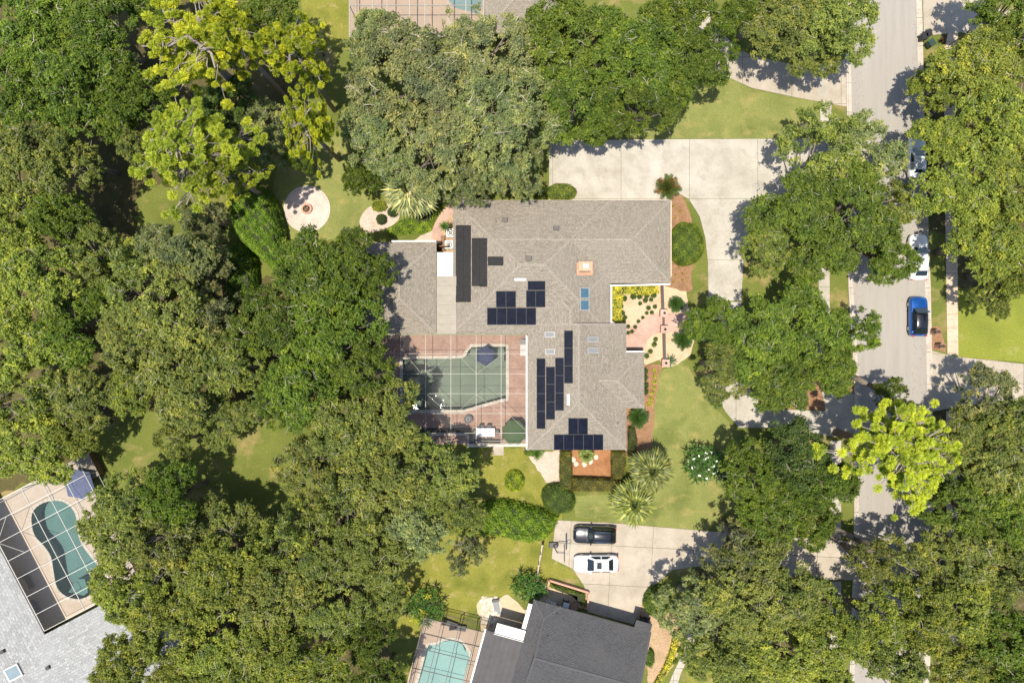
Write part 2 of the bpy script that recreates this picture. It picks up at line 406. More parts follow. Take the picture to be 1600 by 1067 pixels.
M['coping'] = concrete('pool_coping', (.50,.44,.36), (.58,.52,.44), (.36,.30,.24), .3, 1.5)

# ------------------------------------------------------------------ ground, road, paving
Z3 = lambda pts: [(560+x*.1875, 490+y*.1875) for x, y in pts]
POOL = smooth_poly(Z3([(372,392),(378,380),(620,376),(870,370),(905,325),(945,282),(960,278),(1205,276),(1228,296),(1229,480),(1229,690),(1212,706),(1040,752),(890,796),(850,800),(640,800),(386,800),(372,788),(371,600)]), 2)
K2 = lambda pts: [(x/2.908, 700+y/2.908) for x, y in pts]
POOL_SW = smooth_poly(K2([(145,330),(155,282),(200,247),(265,238),(312,256),(345,300),(352,360),(370,430),(420,500),(470,560),(480,605),(435,650),(370,683),(305,672),(262,632),(246,560),(233,490),(200,440),(160,395)]), 3)
POOL_S = smooth_poly([(668,1012),(673,1007),(684,1006),(692,1001),(708,999),(722,1004),(730,1016),(733,1026),(727,1050),(718,1090),(700,1140),(655,1130),(640,1110),(655,1060)], 3)
def inset_px(pts, d):
    c = (sum(p[0] for p in pts)/len(pts), sum(p[1] for p in pts)/len(pts)); o = []
    n = len(pts); sg = 1 if area(pts) > 0 else -1
    for i in range(n):
        a, b = Vector(pts[i-1]), Vector(pts[(i+1) % n]); t = (b-a).normalized()
        o.append((pts[i][0] + t.y*d*sg, pts[i][1] - t.x*d*sg))
    return o
big = [(-450, -400), (450, -400), (450, 400), (-450, 400)]
g = tess('ground', big, [PL(p) for p in (POOL, POOL_SW, POOL_S)], 0, M['ground']); tag(g, kind='structure')
# patches of different turf and soil
sheet('lawn', [(1010,600),(1035,578),(1068,560),(1085,590),(1112,612),(1120,640),(1148,668),(1180,690),(1160,780),(1105,830),(1000,822),(935,812),(900,808),(895,775),(960,772),(1010,770),(1020,700)], M['lawn'])
sheet('lawn', [(990,130),(1140,110),(1180,142),(1290,160),(1290,216),(990,217)], M['lawn'])
sheet('lawn', [(440,225),(540,205),(560,290),(590,325),(560,360),(530,372),(450,385),(425,300)], M['lawn'])
sheet('lawn', [(1497,455),(1650,455),(1650,570),(1497,557)], M['lawn_east'])
sheet('lawn', [(750,695),(830,703),(868,760),(850,790),(770,790),(740,740)], M['lawn_dry'], wob=.15)
sheet('lawn', [(640,830),(880,800),(862,868),(905,905),(860,905),(830,930),(760,935),(700,990),(600,1000),(600,930)], M['lawn_dry'], wob=.15)
sheet('lawn', [(470,-10),(546,-10),(546,80),(475,60)], M['lawn_dry'])
sheet('forest_floor', [(-60,-60),(420,-60),(470,120),(430,200),(330,290),(215,290),(210,370),(350,380),(350,470),(440,420),(600,500),(590,620),(660,720),(520,740),(500,640),(400,630),(280,640),(160,650),(130,720),(0,770),(-60,760)], M['soil'], wob=.3)
sheet('forest_floor', [(180,830),(440,850),(560,800),(640,740),(740,800),(640,870),(600,940),(620,1110),(230,1110),(180,950)], M['soil'], wob=.3)
sheet('forest_floor', [(1440,90),(1660,60),(1660,450),(1498,450),(1498,370),(1452,360)], M['soil'], wob=.2)
sheet('forest_floor', [(1457,640),(1660,625),(1660,1110),(1457,1110)], M['soil'], wob=.2)
sheet('forest_floor', [(1085,885),(1290,900),(1290,1110),(1090,1110),(1075,1000)], M['soil'], wob=.2)
# beds
sheet('mulch_bed', [(1020,313),(1024,296),(1045,292),(1062,300),(1080,340),(1086,390),(1080,430),(1078,456),(1030,446),(1000,440),(1000,313)], M['mulch_red'], True)
sheet('mulch_bed', [(955,445),(1032,445),(1035,560),(1010,570),(980,570),(955,500)], M['sand'])
sheet('mulch_bed', [(1032,445),(1072,456),(1080,500),(1085,530),(1078,555),(1058,570),(1032,575)], M['sand'], wob=.1)
sheet('mulch_bed', [(975,569),(1034,569),(1028,600),(1022,640),(1020,700),(1012,716),(975,712)], M['mulch_red'], wob=.12)
sheet('mulch_bed', [(890,702),(957,702),(957,746),(892,746)], M['mulch_rust'])
sheet('mulch_bed', [(818,704),(878,704),(876,760),(860,760),(845,738),(826,716)], M['gravel'], wob=.15)
sheet('mulch_bed', [(562,345),(575,325),(600,318),(622,325),(622,345),(600,358),(570,364)], M['gravel'], True)
sheet('mulch_bed', [(650,374),(690,350),(690,380),(650,380),(636,380)], M['gravel'], wob=.1)
sheet('mulch_bed', [(690,330),(712,318),(714,400),(690,400)], M['mulch_tan'])
sheet('mulch_bed', [(995,940),(1012,922),(1045,958),(1070,962),(1066,1000),(1052,1040),(1030,1067),(1012,1080),(1010,972),(990,962)], M['mulch_tan'], wob=.1)
sheet('mulch_bed', [(1080,990),(1120,1010),(1115,1080),(1075,1080),(1070,1040)], M['lawn_dry'], wob=.1)
sheet('mulch_bed', [(748,790),(815,785),(866,800),(868,810),(750,805)], M['mulch_tan'], wob=.2)
sheet('mulch_bed', [(843,908),(920,924),(918,952),(845,945)], M['sand'], wob=.1)
sheet('mulch_bed', [(745,940),(795,928),(815,945),(832,960),(830,990),(750,985)], M['sand'], wob=.2)
sheet('mulch_bed', [(1300,588),(1334,588),(1334,613),(1306,616)], M['mulch_red'])
sheet('mulch_bed', [(1250,560),(1290,560),(1290,640),(1230,640)], M['mulch_red'])
sheet('mulch_bed', [(1450,510),(1470,510),(1478,550),(1452,545)], M['mulch_red'])
# road
ROADL = [(1326,-60),(1330,130),(1333,450),(1342,600),(1342,850),(1332,1130)]
ROADR = [(1430,-60),(1437,250),(1445,450),(1448,600),(1448,860),(1442,1130)]
sheet('road', ROADL[::-1] and (ROADL + ROADR[::-1]), M['asphalt'], z=.054)
for side, pts, sg in (('w', ROADL, -1), ('e', ROADR, 1)):
    kb = bpy.data.objects.new('kerb', None); link(kb); tag(kb, kind='structure')
    for (x0, y0), (x1, y1) in zip(pts, pts[1:]):
        n = max(1, int((y1-y0)/42))
        for i in range(n):
            a = P(x0+(x1-x0)*i/n, y0+(y1-y0)*i/n + .3); b = P(x0+(x1-x0)*(i+1)/n, y0+(y1-y0)*(i+1)/n - .3)
            w = .58*sg
            m = MB(); q = []
            prof = [(0, .060), (.30, .064), (.42, .14), (.58, .15), (.58, -.02)]
            for p in (a, b):
                for d, zz in prof: q.append((p.x+d*sg, p.y, zz))
            m.v = q; m.f = [[j, j+1, j+6, j+5] for j in range(4)] + [[0,1,2,3,4], [9,8,7,6,5]]
            m.build('kerb_stone', M['kerb'], kb, smooth=False)
# walks and drives
SW = 1.52
slabs('sidewalk', [(1477,364),(1495,364),(1497,556),(1480,553)], M['sidewalk'], 3, SW, ox=P(1476,0).x)
slabs('sidewalk', [(1477,364),(1495,364),(1492,80),(1497,52),(1481,52),(1474,85)], M['sidewalk'], 3, SW, ox=P(1473,0).x)
slabs('sidewalk', [(1272,117),(1288,114),(1299,165),(1297,217),(1282,217),(1281,165)], M['concrete'], 3, SW, ox=P(1270,0).x)
slabs('sidewalk', [(1279,300),(1296,300),(1296,590),(1305,640),(1290,640),(1279,590)], M['concrete'], 3, SW, ox=P(1278,0).x)
slabs('sidewalk', [(1297,688),(1314,688),(1314,842),(1298,842)], M['concrete'], 3, SW, ox=P(1296,0).x)
slabs('sidewalk', [(1297,908),(1314,908),(1312,1100),(1295,1100)], M['concrete'], 3, SW, ox=P(1296,0).x)
slabs('sidewalk', [(1478,642),(1495,642),(1495,1100),(1478,1100)], M['sidewalk'], 3, SW, ox=P(1476,0).x)
XJ, YJ = P(1077, 0).x, P(0, 311).y
slabs('driveway', [(858,220),(1060,218),(1324,217),(1324,300),(1190,313),(1172,345),(1162,395),(1158,470),(1107,470),(1106,410),(1102,372),(1093,338),(1076,311),(1052,298),(1046,330),(858,330)], M['concrete'], 7.62, 6.8, XJ, YJ)
slabs('driveway', [(1107,472),(1158,472),(1158,560),(1166,600),(1185,625),(1230,640),(1288,642),(1300,616),(1334,615),(1336,686),(1290,680),(1230,668),(1190,668),(1155,668),(1135,645),(1120,620),(1112,590)], M['concrete'], 5.2, 5.4, XJ, YJ)
slabs('driveway', [(868,812),(960,817),(1100,829),(1336,846),(1336,906),(1250,903),(1090,884),(1050,890),(1025,912),(1005,935),(990,975),(918,955),(913,915),(895,888),(862,872)], M['concrete_warm'], 4.6, 4.4, P(1036,0).x, P(0,905).y, rot=R(-3))
slabs('driveway', [(1030,-30),(1090,-30),(1112,35),(1155,80),(1200,93),(1265,108),(1326,92),(1326,168),(1240,152),(1175,138),(1130,118),(1085,90),(1050,40)], M['concrete_warm'], 5.5, 5.2, P(1160,0).x, P(0,90).y)
slabs('driveway', [(1441,-30),(1480,-30),(1560,15),(1640,28),(1640,78),(1560,66),(1500,51),(1443,57)], M['concrete_warm'], 5.2, 4.2, P(1441,0).x, P(0,0).y)
slabs('driveway', [(1453,547),(1480,554),(1500,558),(1640,573),(1640,628),(1560,625),(1453,643)], M['concrete_warm'], 5.2, 3.4, P(1453,0).x, P(0,600).y)
slabs('garden_path', [(1072,960),(1083,962),(1087,990),(1080,1020),(1064,1050),(1052,1090),(1036,1090),(1052,1050),(1068,1018),(1074,990)], M['concrete'], 3, 1.4)
slabs('stepping_slab', [(770,697),(787,697),(787,711),(770,711)], M['concrete_warm'], 5, 5, ox=P(768,0).x, oy=P(0,713).y)
def flat(name, pts, mat, th=.06, smooth=False, hole=None):
    if smooth: pts = smooth_poly(pts, 5)
    PAVED.append([(p.x, p.y) for p in PL(pts)])
    if hole is None:
        o = MB().prism(PL(pts), -.02, th).build(name, mat)
    else:
        o = tess(name, PL(pts), [PL(h) for h in hole], th, mat)
        MB_ = MB(); w = PL(pts); n = len(w)
        for i in range(n):
            a, b = w[i], w[(i+1) % n]; MB_.poly([(a.x,a.y,-.02),(b.x,b.y,-.02),(b.x,b.y,th),(a.x,a.y,th)])
        MB_.build('edge', mat, o)
    return tag(o, kind='structure')
flat('garden_path', [(712,306),(700,318),(686,338),(676,358),(675,378),(690,378),(692,358),(702,340),(716,326),(730,314),(724,304)], M['paver_pink'], .066, True)
flat('garden_path', [(976,512),(996,506),(1008,497),(1020,490),(1034,489),(1076,490),(1080,520),(1040,519),(1022,522),(1012,530),(1005,549),(976,550)], M['paver_pink'], .066)
# ring of pavers with fire pit
pit_c = P(480, 327)
o = obj('patio', MB().lathe([(2.43, -.02), (2.43, .075)], 64).mesh('patio'), M['paver_ring'], None, pit_c); tag(o, kind='structure')
MB_ = MB()
ring = bpy.data.objects.new('patio_border', None); ring.location = pit_c; link(ring); tag(ring, kind='structure')
for i in range(60):
    a0, a1 = 2*math.pi*(i+.05)/60, 2*math.pi*(i+.95)/60
    q = [(2.44*math.cos(a0), 2.44*math.sin(a0)), (2.6*math.cos(a0), 2.6*math.sin(a0)), (2.6*math.cos(a1), 2.6*math.sin(a1)), (2.44*math.cos(a1), 2.44*math.sin(a1))]
    MB_.prism(q, -.02, .085 + rnd.uniform(0, .006))
ob = MB_.build('border_pavers', M['coping'], ring); ob['kind'] = 'stuff'
fp = thing('fire_pit', 'round sunken fire pit in the middle of the pale circular paver patio', 'fire pit', pit_c + Vector((0, 0, .07)))
for i in range(14):
    a0, a1 = 2*math.pi*(i+.04)/14, 2*math.pi*(i+.96)/14
    q = [(r*math.cos(a), r*math.sin(a)) for r, a in ((.40, a0), (.60, a0), (.60, a1), (.40, a1))]
    MB().prism(q, 0, .26 + rnd.uniform(0, .02)).build('stone', M['brick'], fp)
MB().lathe([(.41, .0), (.41, .06)], 20).build('ash_bed', M['mulch_dark'], fp)
for i in range(3): MB().tube([(-.28+.1*i, -.22, .10+.03*i), (.1+.05*i, .25, .11+.04*i)], .045, 6).build('log', M['wood'], fp)

# ------------------------------------------------------------------ roofs and houses
def frame(ox, oy, ang):
    """pixel frame turned by ang (clockwise in the picture)"""
    c, s = math.cos(R(ang)), math.sin(R(ang))
    return lambda u, v: (ox + u*c - v*s, oy + u*s + v*c)
class Hip:
    """hip roof over a rectangle given in a frame; gables: subset of 'NSEW'"""
    def __init__(s, fr, x0, y0, x1, y1, eave=3.0, slope=.33, gables='', k=0):
        # frame px -> world at eave height
        s.fr, s.e = fr, eave + .004*k; s.sl = slope
        A, B, D = [P(*fr(*q), eave) for q in ((x0, y1), (x1, y1), (x0, y0))]
        s.o = Vector((A.x, A.y)); ux = Vector((B.x-A.x, B.y-A.y)); uy = Vector((D.x-A.x, D.y-A.y))
        s.w, s.h = ux.length, uy.length; s.ux, s.uy = ux.normalized(), uy.normalized(); s.g = gables
        i = .006*k; s.o += s.ux*i + s.uy*i; s.w -= 2*i; s.h -= 2*i
    def loc(s, p): d = Vector((p[0], p[1])) - s.o; return d.dot(s.ux), d.dot(s.uy)
    def height(s, p):
        x, y = s.loc(p)
        if x < 0 or y < 0 or x > s.w or y > s.h: return -1
        d = []
        if 'W' not in s.g: d.append(x)
        if 'E' not in s.g: d.append(s.w-x)
        if 'S' not in s.g: d.append(y)
        if 'N' not in s.g: d.append(s.h-y)
        return s.e + s.sl*min(d)
    def build(s, parent, mat, fascia, wall, th=.16):
        w, h, e = s.w, s.h, s.e; G = s.g
        def V(x, y, z): q = s.o + s.ux*x + s.uy*y; return Vector((q.x, q.y, z))
        r = min(w, h)/2; top = e + s.sl*r
        if w >= h: a = (0 if 'W' in G else r, h/2); b = (w if 'E' in G else w-r, h/2)
        else: a = (w/2, 0 if 'S' in G else r); b = (w/2, h if 'N' in G else h-r)
        a3, b3 = V(*a, top), V(*b, top); c = [V(0,0,e), V(w,0,e), V(w,h,e), V(0,h,e)]
        m = MB(); gm = MB()
        if w >= h:
            m.poly([c[0], c[1], b3, a3]); m.poly([c[2], c[3], a3, b3])
            (gm if 'E' in G else m).poly([c[1], c[2], b3]); (gm if 'W' in G else m).poly([c[3], c[0], a3])
        else:
            m.poly([c[1], c[2], b3, a3]); m.poly([c[3], c[0], a3, b3])
            (gm if 'S' in G else m).poly([c[0], c[1], a3]); (gm if 'N' in G else m).poly([c[2], c[3], b3])
        ro = m.build('roof', mat, parent, uv=True)
        if gm.f: gm.build('gable', wall, parent)
        f = MB()
        for i in range(4):
            p, q = c[i], c[(i+1) % 4]; f.poly([(p.x,p.y,e-th),(q.x,q.y,e-th),(q.x,q.y,e-.001),(p.x,p.y,e-.001)])
        f.poly([(p.x, p.y, e-th) for p in c[::-1]]); f.build('fascia', fascia, ro)
        # ridge and hip caps: overlapping cap shingles
        cap = MB()
        lines = [(a3, b3)] + [(c[i], (a3 if (i in (0, 3) if w >= h else i in (0, 1)) else b3)) for i in range(4)]
        for p, q in lines:
            if (q-p).length < .3 or abs((q-p).z) > .01 and any(g_ in G for g_ in ''): continue
            n = max(1, int((q-p).length/.25))
            for j in range(n):
                u0, u1 = p.lerp(q, j/n), p.lerp(q, (j+1)/n); cap.bar(u0+Vector((0,0,.006)), u1+Vector((0,0,.014)), .24, .014)
        o = cap.build('ridge_cap', M_CAP[mat.name], ro); o['kind'] = 'stuff'
        i = .5; wl = MB(); ws = [V(i,i,0), V(w-i,i,0), V(w-i,h-i,0), V(i,h-i,0)]
        return ro, [(s, ws)]
M_CAP = {'tan_shingles': plain('tan_ridge', (.235,.204,.165), .9, var=.35, sc=9), 'charcoal_shingles': plain('charcoal_ridge', (.068,.066,.068), .9, var=.2, sc=9),
         'pale_grey_shingles': plain('grey_ridge', (.33,.335,.33), .9, var=.2, sc=9)}
def walls(parent, pts, mat, z1=2.84, wins=()):
    """closed wall ring round a footprint (world points), windows as framed panes"""
    m = MB(); n = len(pts)
    if area(pts) < 0: pts = pts[::-1]
    m.prism(pts, 0, z1); m.build('wall', mat, parent)
    for i in range(n):
        a, b = Vector(pts[i]), Vector(pts[(i+1) % n]); d = b-a; L = d.length
        if L < 3.2: continue
        d.normalize(); nr = Vector((d.y, -d.x, 0)); k = max(1, int(L/4.5))
        for j in range(k):
            c = a + d*(L*(j+.5)/k)
            mt = Matrix(((d.x, nr.x, 0, c.x), (d.y, nr.y, 0, c.y), (0, 0, 1, 0), (0, 0, 0, 1)))
            f = MB().box(-.75, .0, .95, .75, .05, 2.25, mt).build('window', M['white'], parent)
            MB().box(-.67, .051, 1.03, -.03, .06, 2.17, mt).box(.03, .051, 1.03, .67, .06, 2.17, mt).build('pane', M['glass'], f)
class House:
    def __init__(s, label, hips, mat, wall, foot, fascia=None):
        s.hips = hips; s.t = thing('house', label, 'house', P(*foot[0]))
        s.t.location = (0, 0, 0)
        for hp in hips: hp.build(s.t, mat, fascia or M['fascia'], wall)
        walls(s.t, PL(foot), M['stucco']); PAVED.append([(p.x, p.y) for p in PL(foot)])
    def hgt(s, p): return max([h.height(p) for h in s.hips])
    def on(s, px, py, up=0.0, h0=3.4):
        h = h0
        for _ in range(12):
            q = P(px, py, h); r = s.hgt(q); r = r if r > 0 else h0
            h = r + up
        return P(px, py, h)
    def plate(s, name, pts, mat, up=.10, th=.06, parent=None):
        return MB().slabq([s.on(x, y, up) for x, y in pts], th).build(name, mat, parent or s.t)
ID = frame(0, 0, 0)
hips = [Hip(ID, 708, 313, 1048, 443, k=0), Hip(ID, 708, 313, 954, 522, k=1), Hip(ID, 824, 420, 954, 620, k=2),
        Hip(ID, 824, 507, 979, 703, gables='N', k=3), Hip(ID, 860, 550, 1007, 638, k=4), Hip(ID, 572, 378, 682, 522, k=1)]
foot_main = [(716,321),(1040,321),(1040,436),(946,436),(946,500),(970,515),(970,558),(999,558),(999,630),(972,630),(972,695),(832,695),(832,514),(580,514),(580,386),(674,386),(674,435),(716,435)]
home = House('sprawling tan shingled house with solar panels on its roof, beside the screened brick pool deck', hips, M['shingle'], M['stucco'], foot_main)
def rectp(x0, y0, x1, y1): return [(x0, y0), (x1, y0), (x1, y1), (x0, y1)]
def panel(hs, x0, y0, x1, y1, n=1, mat='pv', vertical=False):
    for i in range(n):
        if vertical: a, b, c, d = x0, y0+(y1-y0)*i/n+.12, x1, y0+(y1-y0)*(i+1)/n-.12
        else: a, b, c, d = x0+(x1-x0)*i/n+.12, y0, x0+(x1-x0)*(i+1)/n-.12, y1
        e = hs.plate('solar_panel', rectp(a, b, c, d), M['pv_edge'] if mat == 'pv' else M['mat_black'], .12, .05)
        if mat == 'pv': hs.plate('solar_cells', rectp(a+.5, b+.5, c-.5, d-.5), M[mat], .125, .004, e)
        else:
            # header pipes and tube ribs of a pool heating mat
            for q in ((b+.6), (d-.6)): MB().tube([hs.on(a+.3, q, .14), hs.on(c-.3, q, .14)], .03, 5).build('header_pipe', M[mat], e)
for q in ((712,352,724,472),(724,352,735.5,472),(737,372,749,447),(749,372,761,448)): panel(home, *q, mat='mat_black')
panel(home, 762,401,786.5,415, mat='mat_black')
panel(home, 775,455,806,480.5, 2); panel(home, 824.5,439,852,453.5, 1); panel(home, 822,454,852,480, 2)
panel(home, 761,481,837.5,507.5, 5)
panel(home, 838.5,560,852,670, 4, vertical=True); panel(home, 853,573,867,655.5, 3, vertical=True)
panel(home, 867.5,559,881,641.5, 3, vertical=True); panel(home, 881.5,516.5,895,599, 3, vertical=True)
panel(home, 888,653.5,918.5,678.5, 2); panel(home, 865.5,679,942.5,703, 5)
def skylight(hs, pts_list, fr_mat, gl):
    for x0, y0, x1, y1 in pts_list:
        f = hs.plate('skylight', rectp(x0, y0, x1, y1), fr_mat, .16, .16)
        hs.plate('pane', rectp(x0+1.2, y0+1.2, x1-1.2, y1-1.2), gl, .166, .005, f)
skylight(home, [(906.5,449.5,921,466.5),(906.5,468.5,921,485)], M['grey_metal'], M['sky_glass'])
skylight(home, [(851,518,867,527),(852,545,867,554),(918,525.5,935,534.5),(918,543,935,552)], M['grey_metal'], M['grey_glass'])
for x0, y0, x1, y1 in ((804,435,822,438.5), (886,616,890,633)): home.plate('flashing', rectp(x0, y0, x1, y1), M['white'], .06, .05)
def roofbox(hs, name, px, py, sx, sy, hh, mat, capm=None, rz=0):
    b = hs.on(px, py); e = bpy.data.objects.new(name, MB().box(-sx/2, -sy/2, -.5, sx/2, sy/2, hh).mesh(name, bevel=.02)); e.data.materials.append(mat)
    e.location = b; e.rotation_euler = (0, 0, rz); link(e, hs.t)
    if capm: MB().box(-sx*.42, -sy*.42, hh+.001, sx*.42, sy*.42, hh+.09).build('vent_cap', capm, e)
    return e
for px, py in ((789,344),(869,357),(826,404)): roofbox(home, 'roof_vent', px, py, .62, .5, .18, M['dark_metal'], M['bronze'])
for px, py in ((775,347),(890,371),(806,463),(812,468),(934,655),(965,660),(664,389)): 
    b = home.on(px, py); o = MB().tube([b-Vector((0,0,.2)), b+Vector((0,0,.28))], .05, 8).build('vent_pipe', M['dark_metal'], home.t)
ch = roofbox(home, 'chimney', 914, 417, 1.25, .75, .65, M['stucco'])
MB().box(-.72, -.48, .652, .72, .48, .70).build('chimney_cap', M['copper'], ch); MB().box(-.28, -.22, .702, .28, .22, .95).build('flue', M['white'], ch)
home.plate('flashing', rectp(901.5,426,926,430), M['copper'], .08, .05); home.plate('flashing', rectp(901.5,411,905,426), M['copper'], .05, .04); home.plate('flashing', rectp(923,411,926.5,426), M['copper'], .05, .04)
# flat link roof in strips, white membrane
for i in range(6):
    y0 = 431.5+i*15.1; zz = 3.25 - .02*i
    MB().slabq([P(x, y, zz) for x, y in rectp(682.6, y0, 713, y0+14.9)], .07).build('roofing_strip', M['roll_roof'], home.t)
wr = MB().slabq([P(x, y, 3.32) for x, y in rectp(683,394.5,708,431)], .2).build('flat_roof', M['white_roof'], home.t)
MB().slabq([P(x, y, 3.12) for x, y in rectp(683,395,708,432)], .28).build('fascia', M['fascia'], wr)
def gutter(hs, a, b, z=2.97, col='white'):
    MB().bar(P(*a, z), P(*b, z), .13, .12).build('gutter', M[col], hs.t)
gutter(home, (953.4,446.3), (1047,444.2)); gutter(home, (955.2,447), (955.2,506)); gutter(home, (822.8,524), (822.8,702)); gutter(home, (978.6,549.2),(1006,549.2)); gutter(home, (612,376.9),(681,376.9))
# grey house (south)
FS = frame(837, 937, 15.5)
hs_ = [Hip(FS, 19, 0, 186, 156, gables='EW', k=0, slope=.30), Hip(FS, -3, 0, 41, 330, k=1, slope=.33), Hip(FS, 66, 70, 150, 330, k=2, slope=.34)]
ft = [FS(*q) for q in ((8,8),(178,8),(178,312),(68,312),(68,202),(8,202))]
south = House('charcoal shingled house set at a slant behind the two parked cars', hs_, M['shingle_dark'], M['shingle_dark'], ft, M['bronze'])
south_x = Hip(FS, 158, -22, 186, 20, k=3, slope=.25)
for px, py in ((870,958),(856,993)):
    b = south.on(px, py); MB().tube([b-Vector((0,0,.2)), b+Vector((0,0,.3))], .05, 8).build('vent_pipe', M['dark_metal'], south.t)
# metal lean-to roof: standing seam sheets
for i in range(7):
    u0 = -62+i*8.6
    MB().slabq([P(*FS(u, v), zz) for u, v, zz in ((u0, 66, 3.15), (u0+8.4, 66, 3.15), (u0+8.4, 240, 2.9), (u0, 240, 2.9))], .06).build('roof_sheet', M['metal_roof'], south.t)
    MB().bar(P(*FS(u0+8.5, 66), 3.18), P(*FS(u0+8.5, 240), 2.93), .05, .06).build('seam', M['metal_roof'], south.t)
pw = MB().slabq([P(*FS(u, v), 3.3) for u, v in ((-48, 51), (-2, 51), (-2, 66.5), (-48, 66.5))], .12).build('flat_roof', M['white_roof'], south.t)
MB().bar(P(*FS(-49,68), 3.22), P(*FS(-1,68), 3.22), .1, .12).build('gutter', M['grey_metal'], south.t)
MB().bar(P(*FS(-6, 8), 2.9), P(*FS(-6, 48), 2.9), .45, .12).build('window_awning', M['white'], south.t)
MB().bar(P(*FS(-63.5, 64), 2.95), P(*FS(-63.5, 240), 2.8), .16, .16).build('gutter', M['white'], south.t)
walls(south.t, [P(*FS(*q)) for q in ((-50,72),(4,72),(4,230),(-50,230))], M['stucco'], 2.8)
# east gable notch over the garage end
for nm, q, zt in (('porch_roof', ((160,-12),(186,-12),(186,2),(160,2)), 3.02),):
    MB().slabq([P(*FS(*p), zt) for p in q], .14).build(nm, M['shingle_dark'], south.t, uv=True)
gd = [P(*FS(u, -2+9.8), 0) for u in (70, 150)]
MB().bar(gd[0]+Vector((0,0,1.1)), gd[1]+Vector((0,0,1.1)), .06, 2.1).build('garage_door', M['white'], south.t)
# pale house (south-west)
FW = frame(69, 989, -27.6)      # u along the cage's lower edge, v down to the lower right ... up is -v
hw = [Hip(FW, -190, -260, -1, 190, k=0, slope=.22), Hip(FW, -190, 2, 190, 210, k=1, slope=.22)]
fw = [FW(*q) for q in ((-180,-250),(-9,-250),(-9,10),(180,10),(180,200),(-180,200))]
sw = House('pale grey shingled house wrapped round the kidney shaped pool cage', hw, M['shingle_grey'], M['stucco'], fw)
skylight(sw, [], M['grey_metal'], M['sky_glass'])
def plate_fr(hs, name, fr, cx, cy, w, h, mat, up, th, parent=None):
    c, s_ = math.cos(R(fr)), math.sin(R(fr))
    return hs.plate(name, [(cx+u*c-v*s_, cy+u*s_+v*c) for u, v in ((-w,-h),(w,-h),(w,h),(-w,h))], mat, up, th, parent)
f = plate_fr(sw, 'skylight', -27.6, 20, 1051, 12, 10.5, M['grey_metal'], .2, .18); plate_fr(sw, 'pane', -27.6, 20, 1051, 10.3, 8.8, M['sky_glass'], .206, .005, f)
for px, py in ((5,1017),(76,1042)): roofbox(sw, 'roof_vent', px, py, .42, .36, .25, M['dark_metal'], None, R(27))
# house beyond the big oak (north)
FN = frame(0, 0, 0)
hn = [Hip(FN, 757, -160, 870, 52, k=0, slope=.3)]
north = House('brown grey roofed house at the top edge behind the big oak', hn, M['shingle'], M['stucco'], [(765,-150),(862,-150),(862,44),(765,44)])

# ------------------------------------------------------------------ pools and cages
def pool(label, outline, cop_mat, plast, wat, loc_px, depth=1.5, steps=()):
    t = thing('swimming_pool', label, 'pool', (0, 0, 0))
    w = PL(outline); n = len(w)
    if area(w) < 0: w = w[::-1]
    b = MB(); b.poly([(p.x, p.y, -depth) for p in w])
    for i in range(n):
        a, c = w[i], w[(i+1) % n]; b.poly([(a.x,a.y,-depth),(a.x,a.y,.06),(c.x,c.y,.06),(c.x,c.y,-depth)])
    b.build('basin', plast, t)
    for st, zt in steps: MB().prism(PL(st), -depth+.01, zt).build('step', plast, t)
    tess('water', [(p.x, p.y) for p in w], [], -.07, wat, t)
    # coping stones one by one
    out = PL(inset_px(outline, 4.6 if area(outline) > 0 else 4.6)); inn = PL(outline)
    pts = []
    per = 0; 
    for i in range(len(inn)):
        j = (i+1) % len(inn); a, c = inn[i], inn[j]; oa, oc = out[i], out[j]; k = max(1, round((c-a).length/.62))
        for q in range(k):
            p0, p1, q0, q1 = a.lerp(c, (q+.02)/k), a.lerp(c, (q+.98)/k), oa.lerp(oc, (q+.02)/k), oa.lerp(oc, (q+.98)/k)
            MB().prism([p0, p1, q1, q0], .03, .105).build('coping_stone', cop_mat, t)
    return t
flat('pool_deck', [(598,524),(826,524),(826,694),(666,694),(666,668),(598,664)], M['paver_red'], .06, hole=[POOL])
flat('pool_deck', [FW(*q) for q in ((2,-2),(172,-2),(172,-218),(2,-218))], M['deck_cream'], .06, hole=[POOL_SW])
FQ = frame(663, 965, 13.5)
flat('pool_deck', [FQ(*q) for q in ((0,0),(112,0),(112,230),(-6,230))], M['deck_tan'], .06, hole=[POOL_S])
pool('green tinted swimming pool with cut corner and tanning ledge in the red paver deck', POOL, M['coping'], M['plaster'], M['water'], None, 1.6,
     [([(631,563),(662,562),(662,569),(631,569)], -.5), ([(726,561),(739,545),(786,543),(788,546),(788,565),(770,575),(748,580)], -.35)])
pool('kidney shaped dark teal pool in the cream deck of the pale house', POOL_SW, M['coping'], M['plaster_b'], M['water_b'], None, 1.7,
     [(K2([(300,660),(340,600),(375,600),(390,660),(370,676)]), -.4)])
pool('pale turquoise pool with round end under the bronze framed cage', POOL_S, M['coping'], M['plaster_c'], M['water_c'], None, 1.2,
     [([(690,1004),(708,1002),(722,1008),(727,1020),(680,1012)], -.3)])
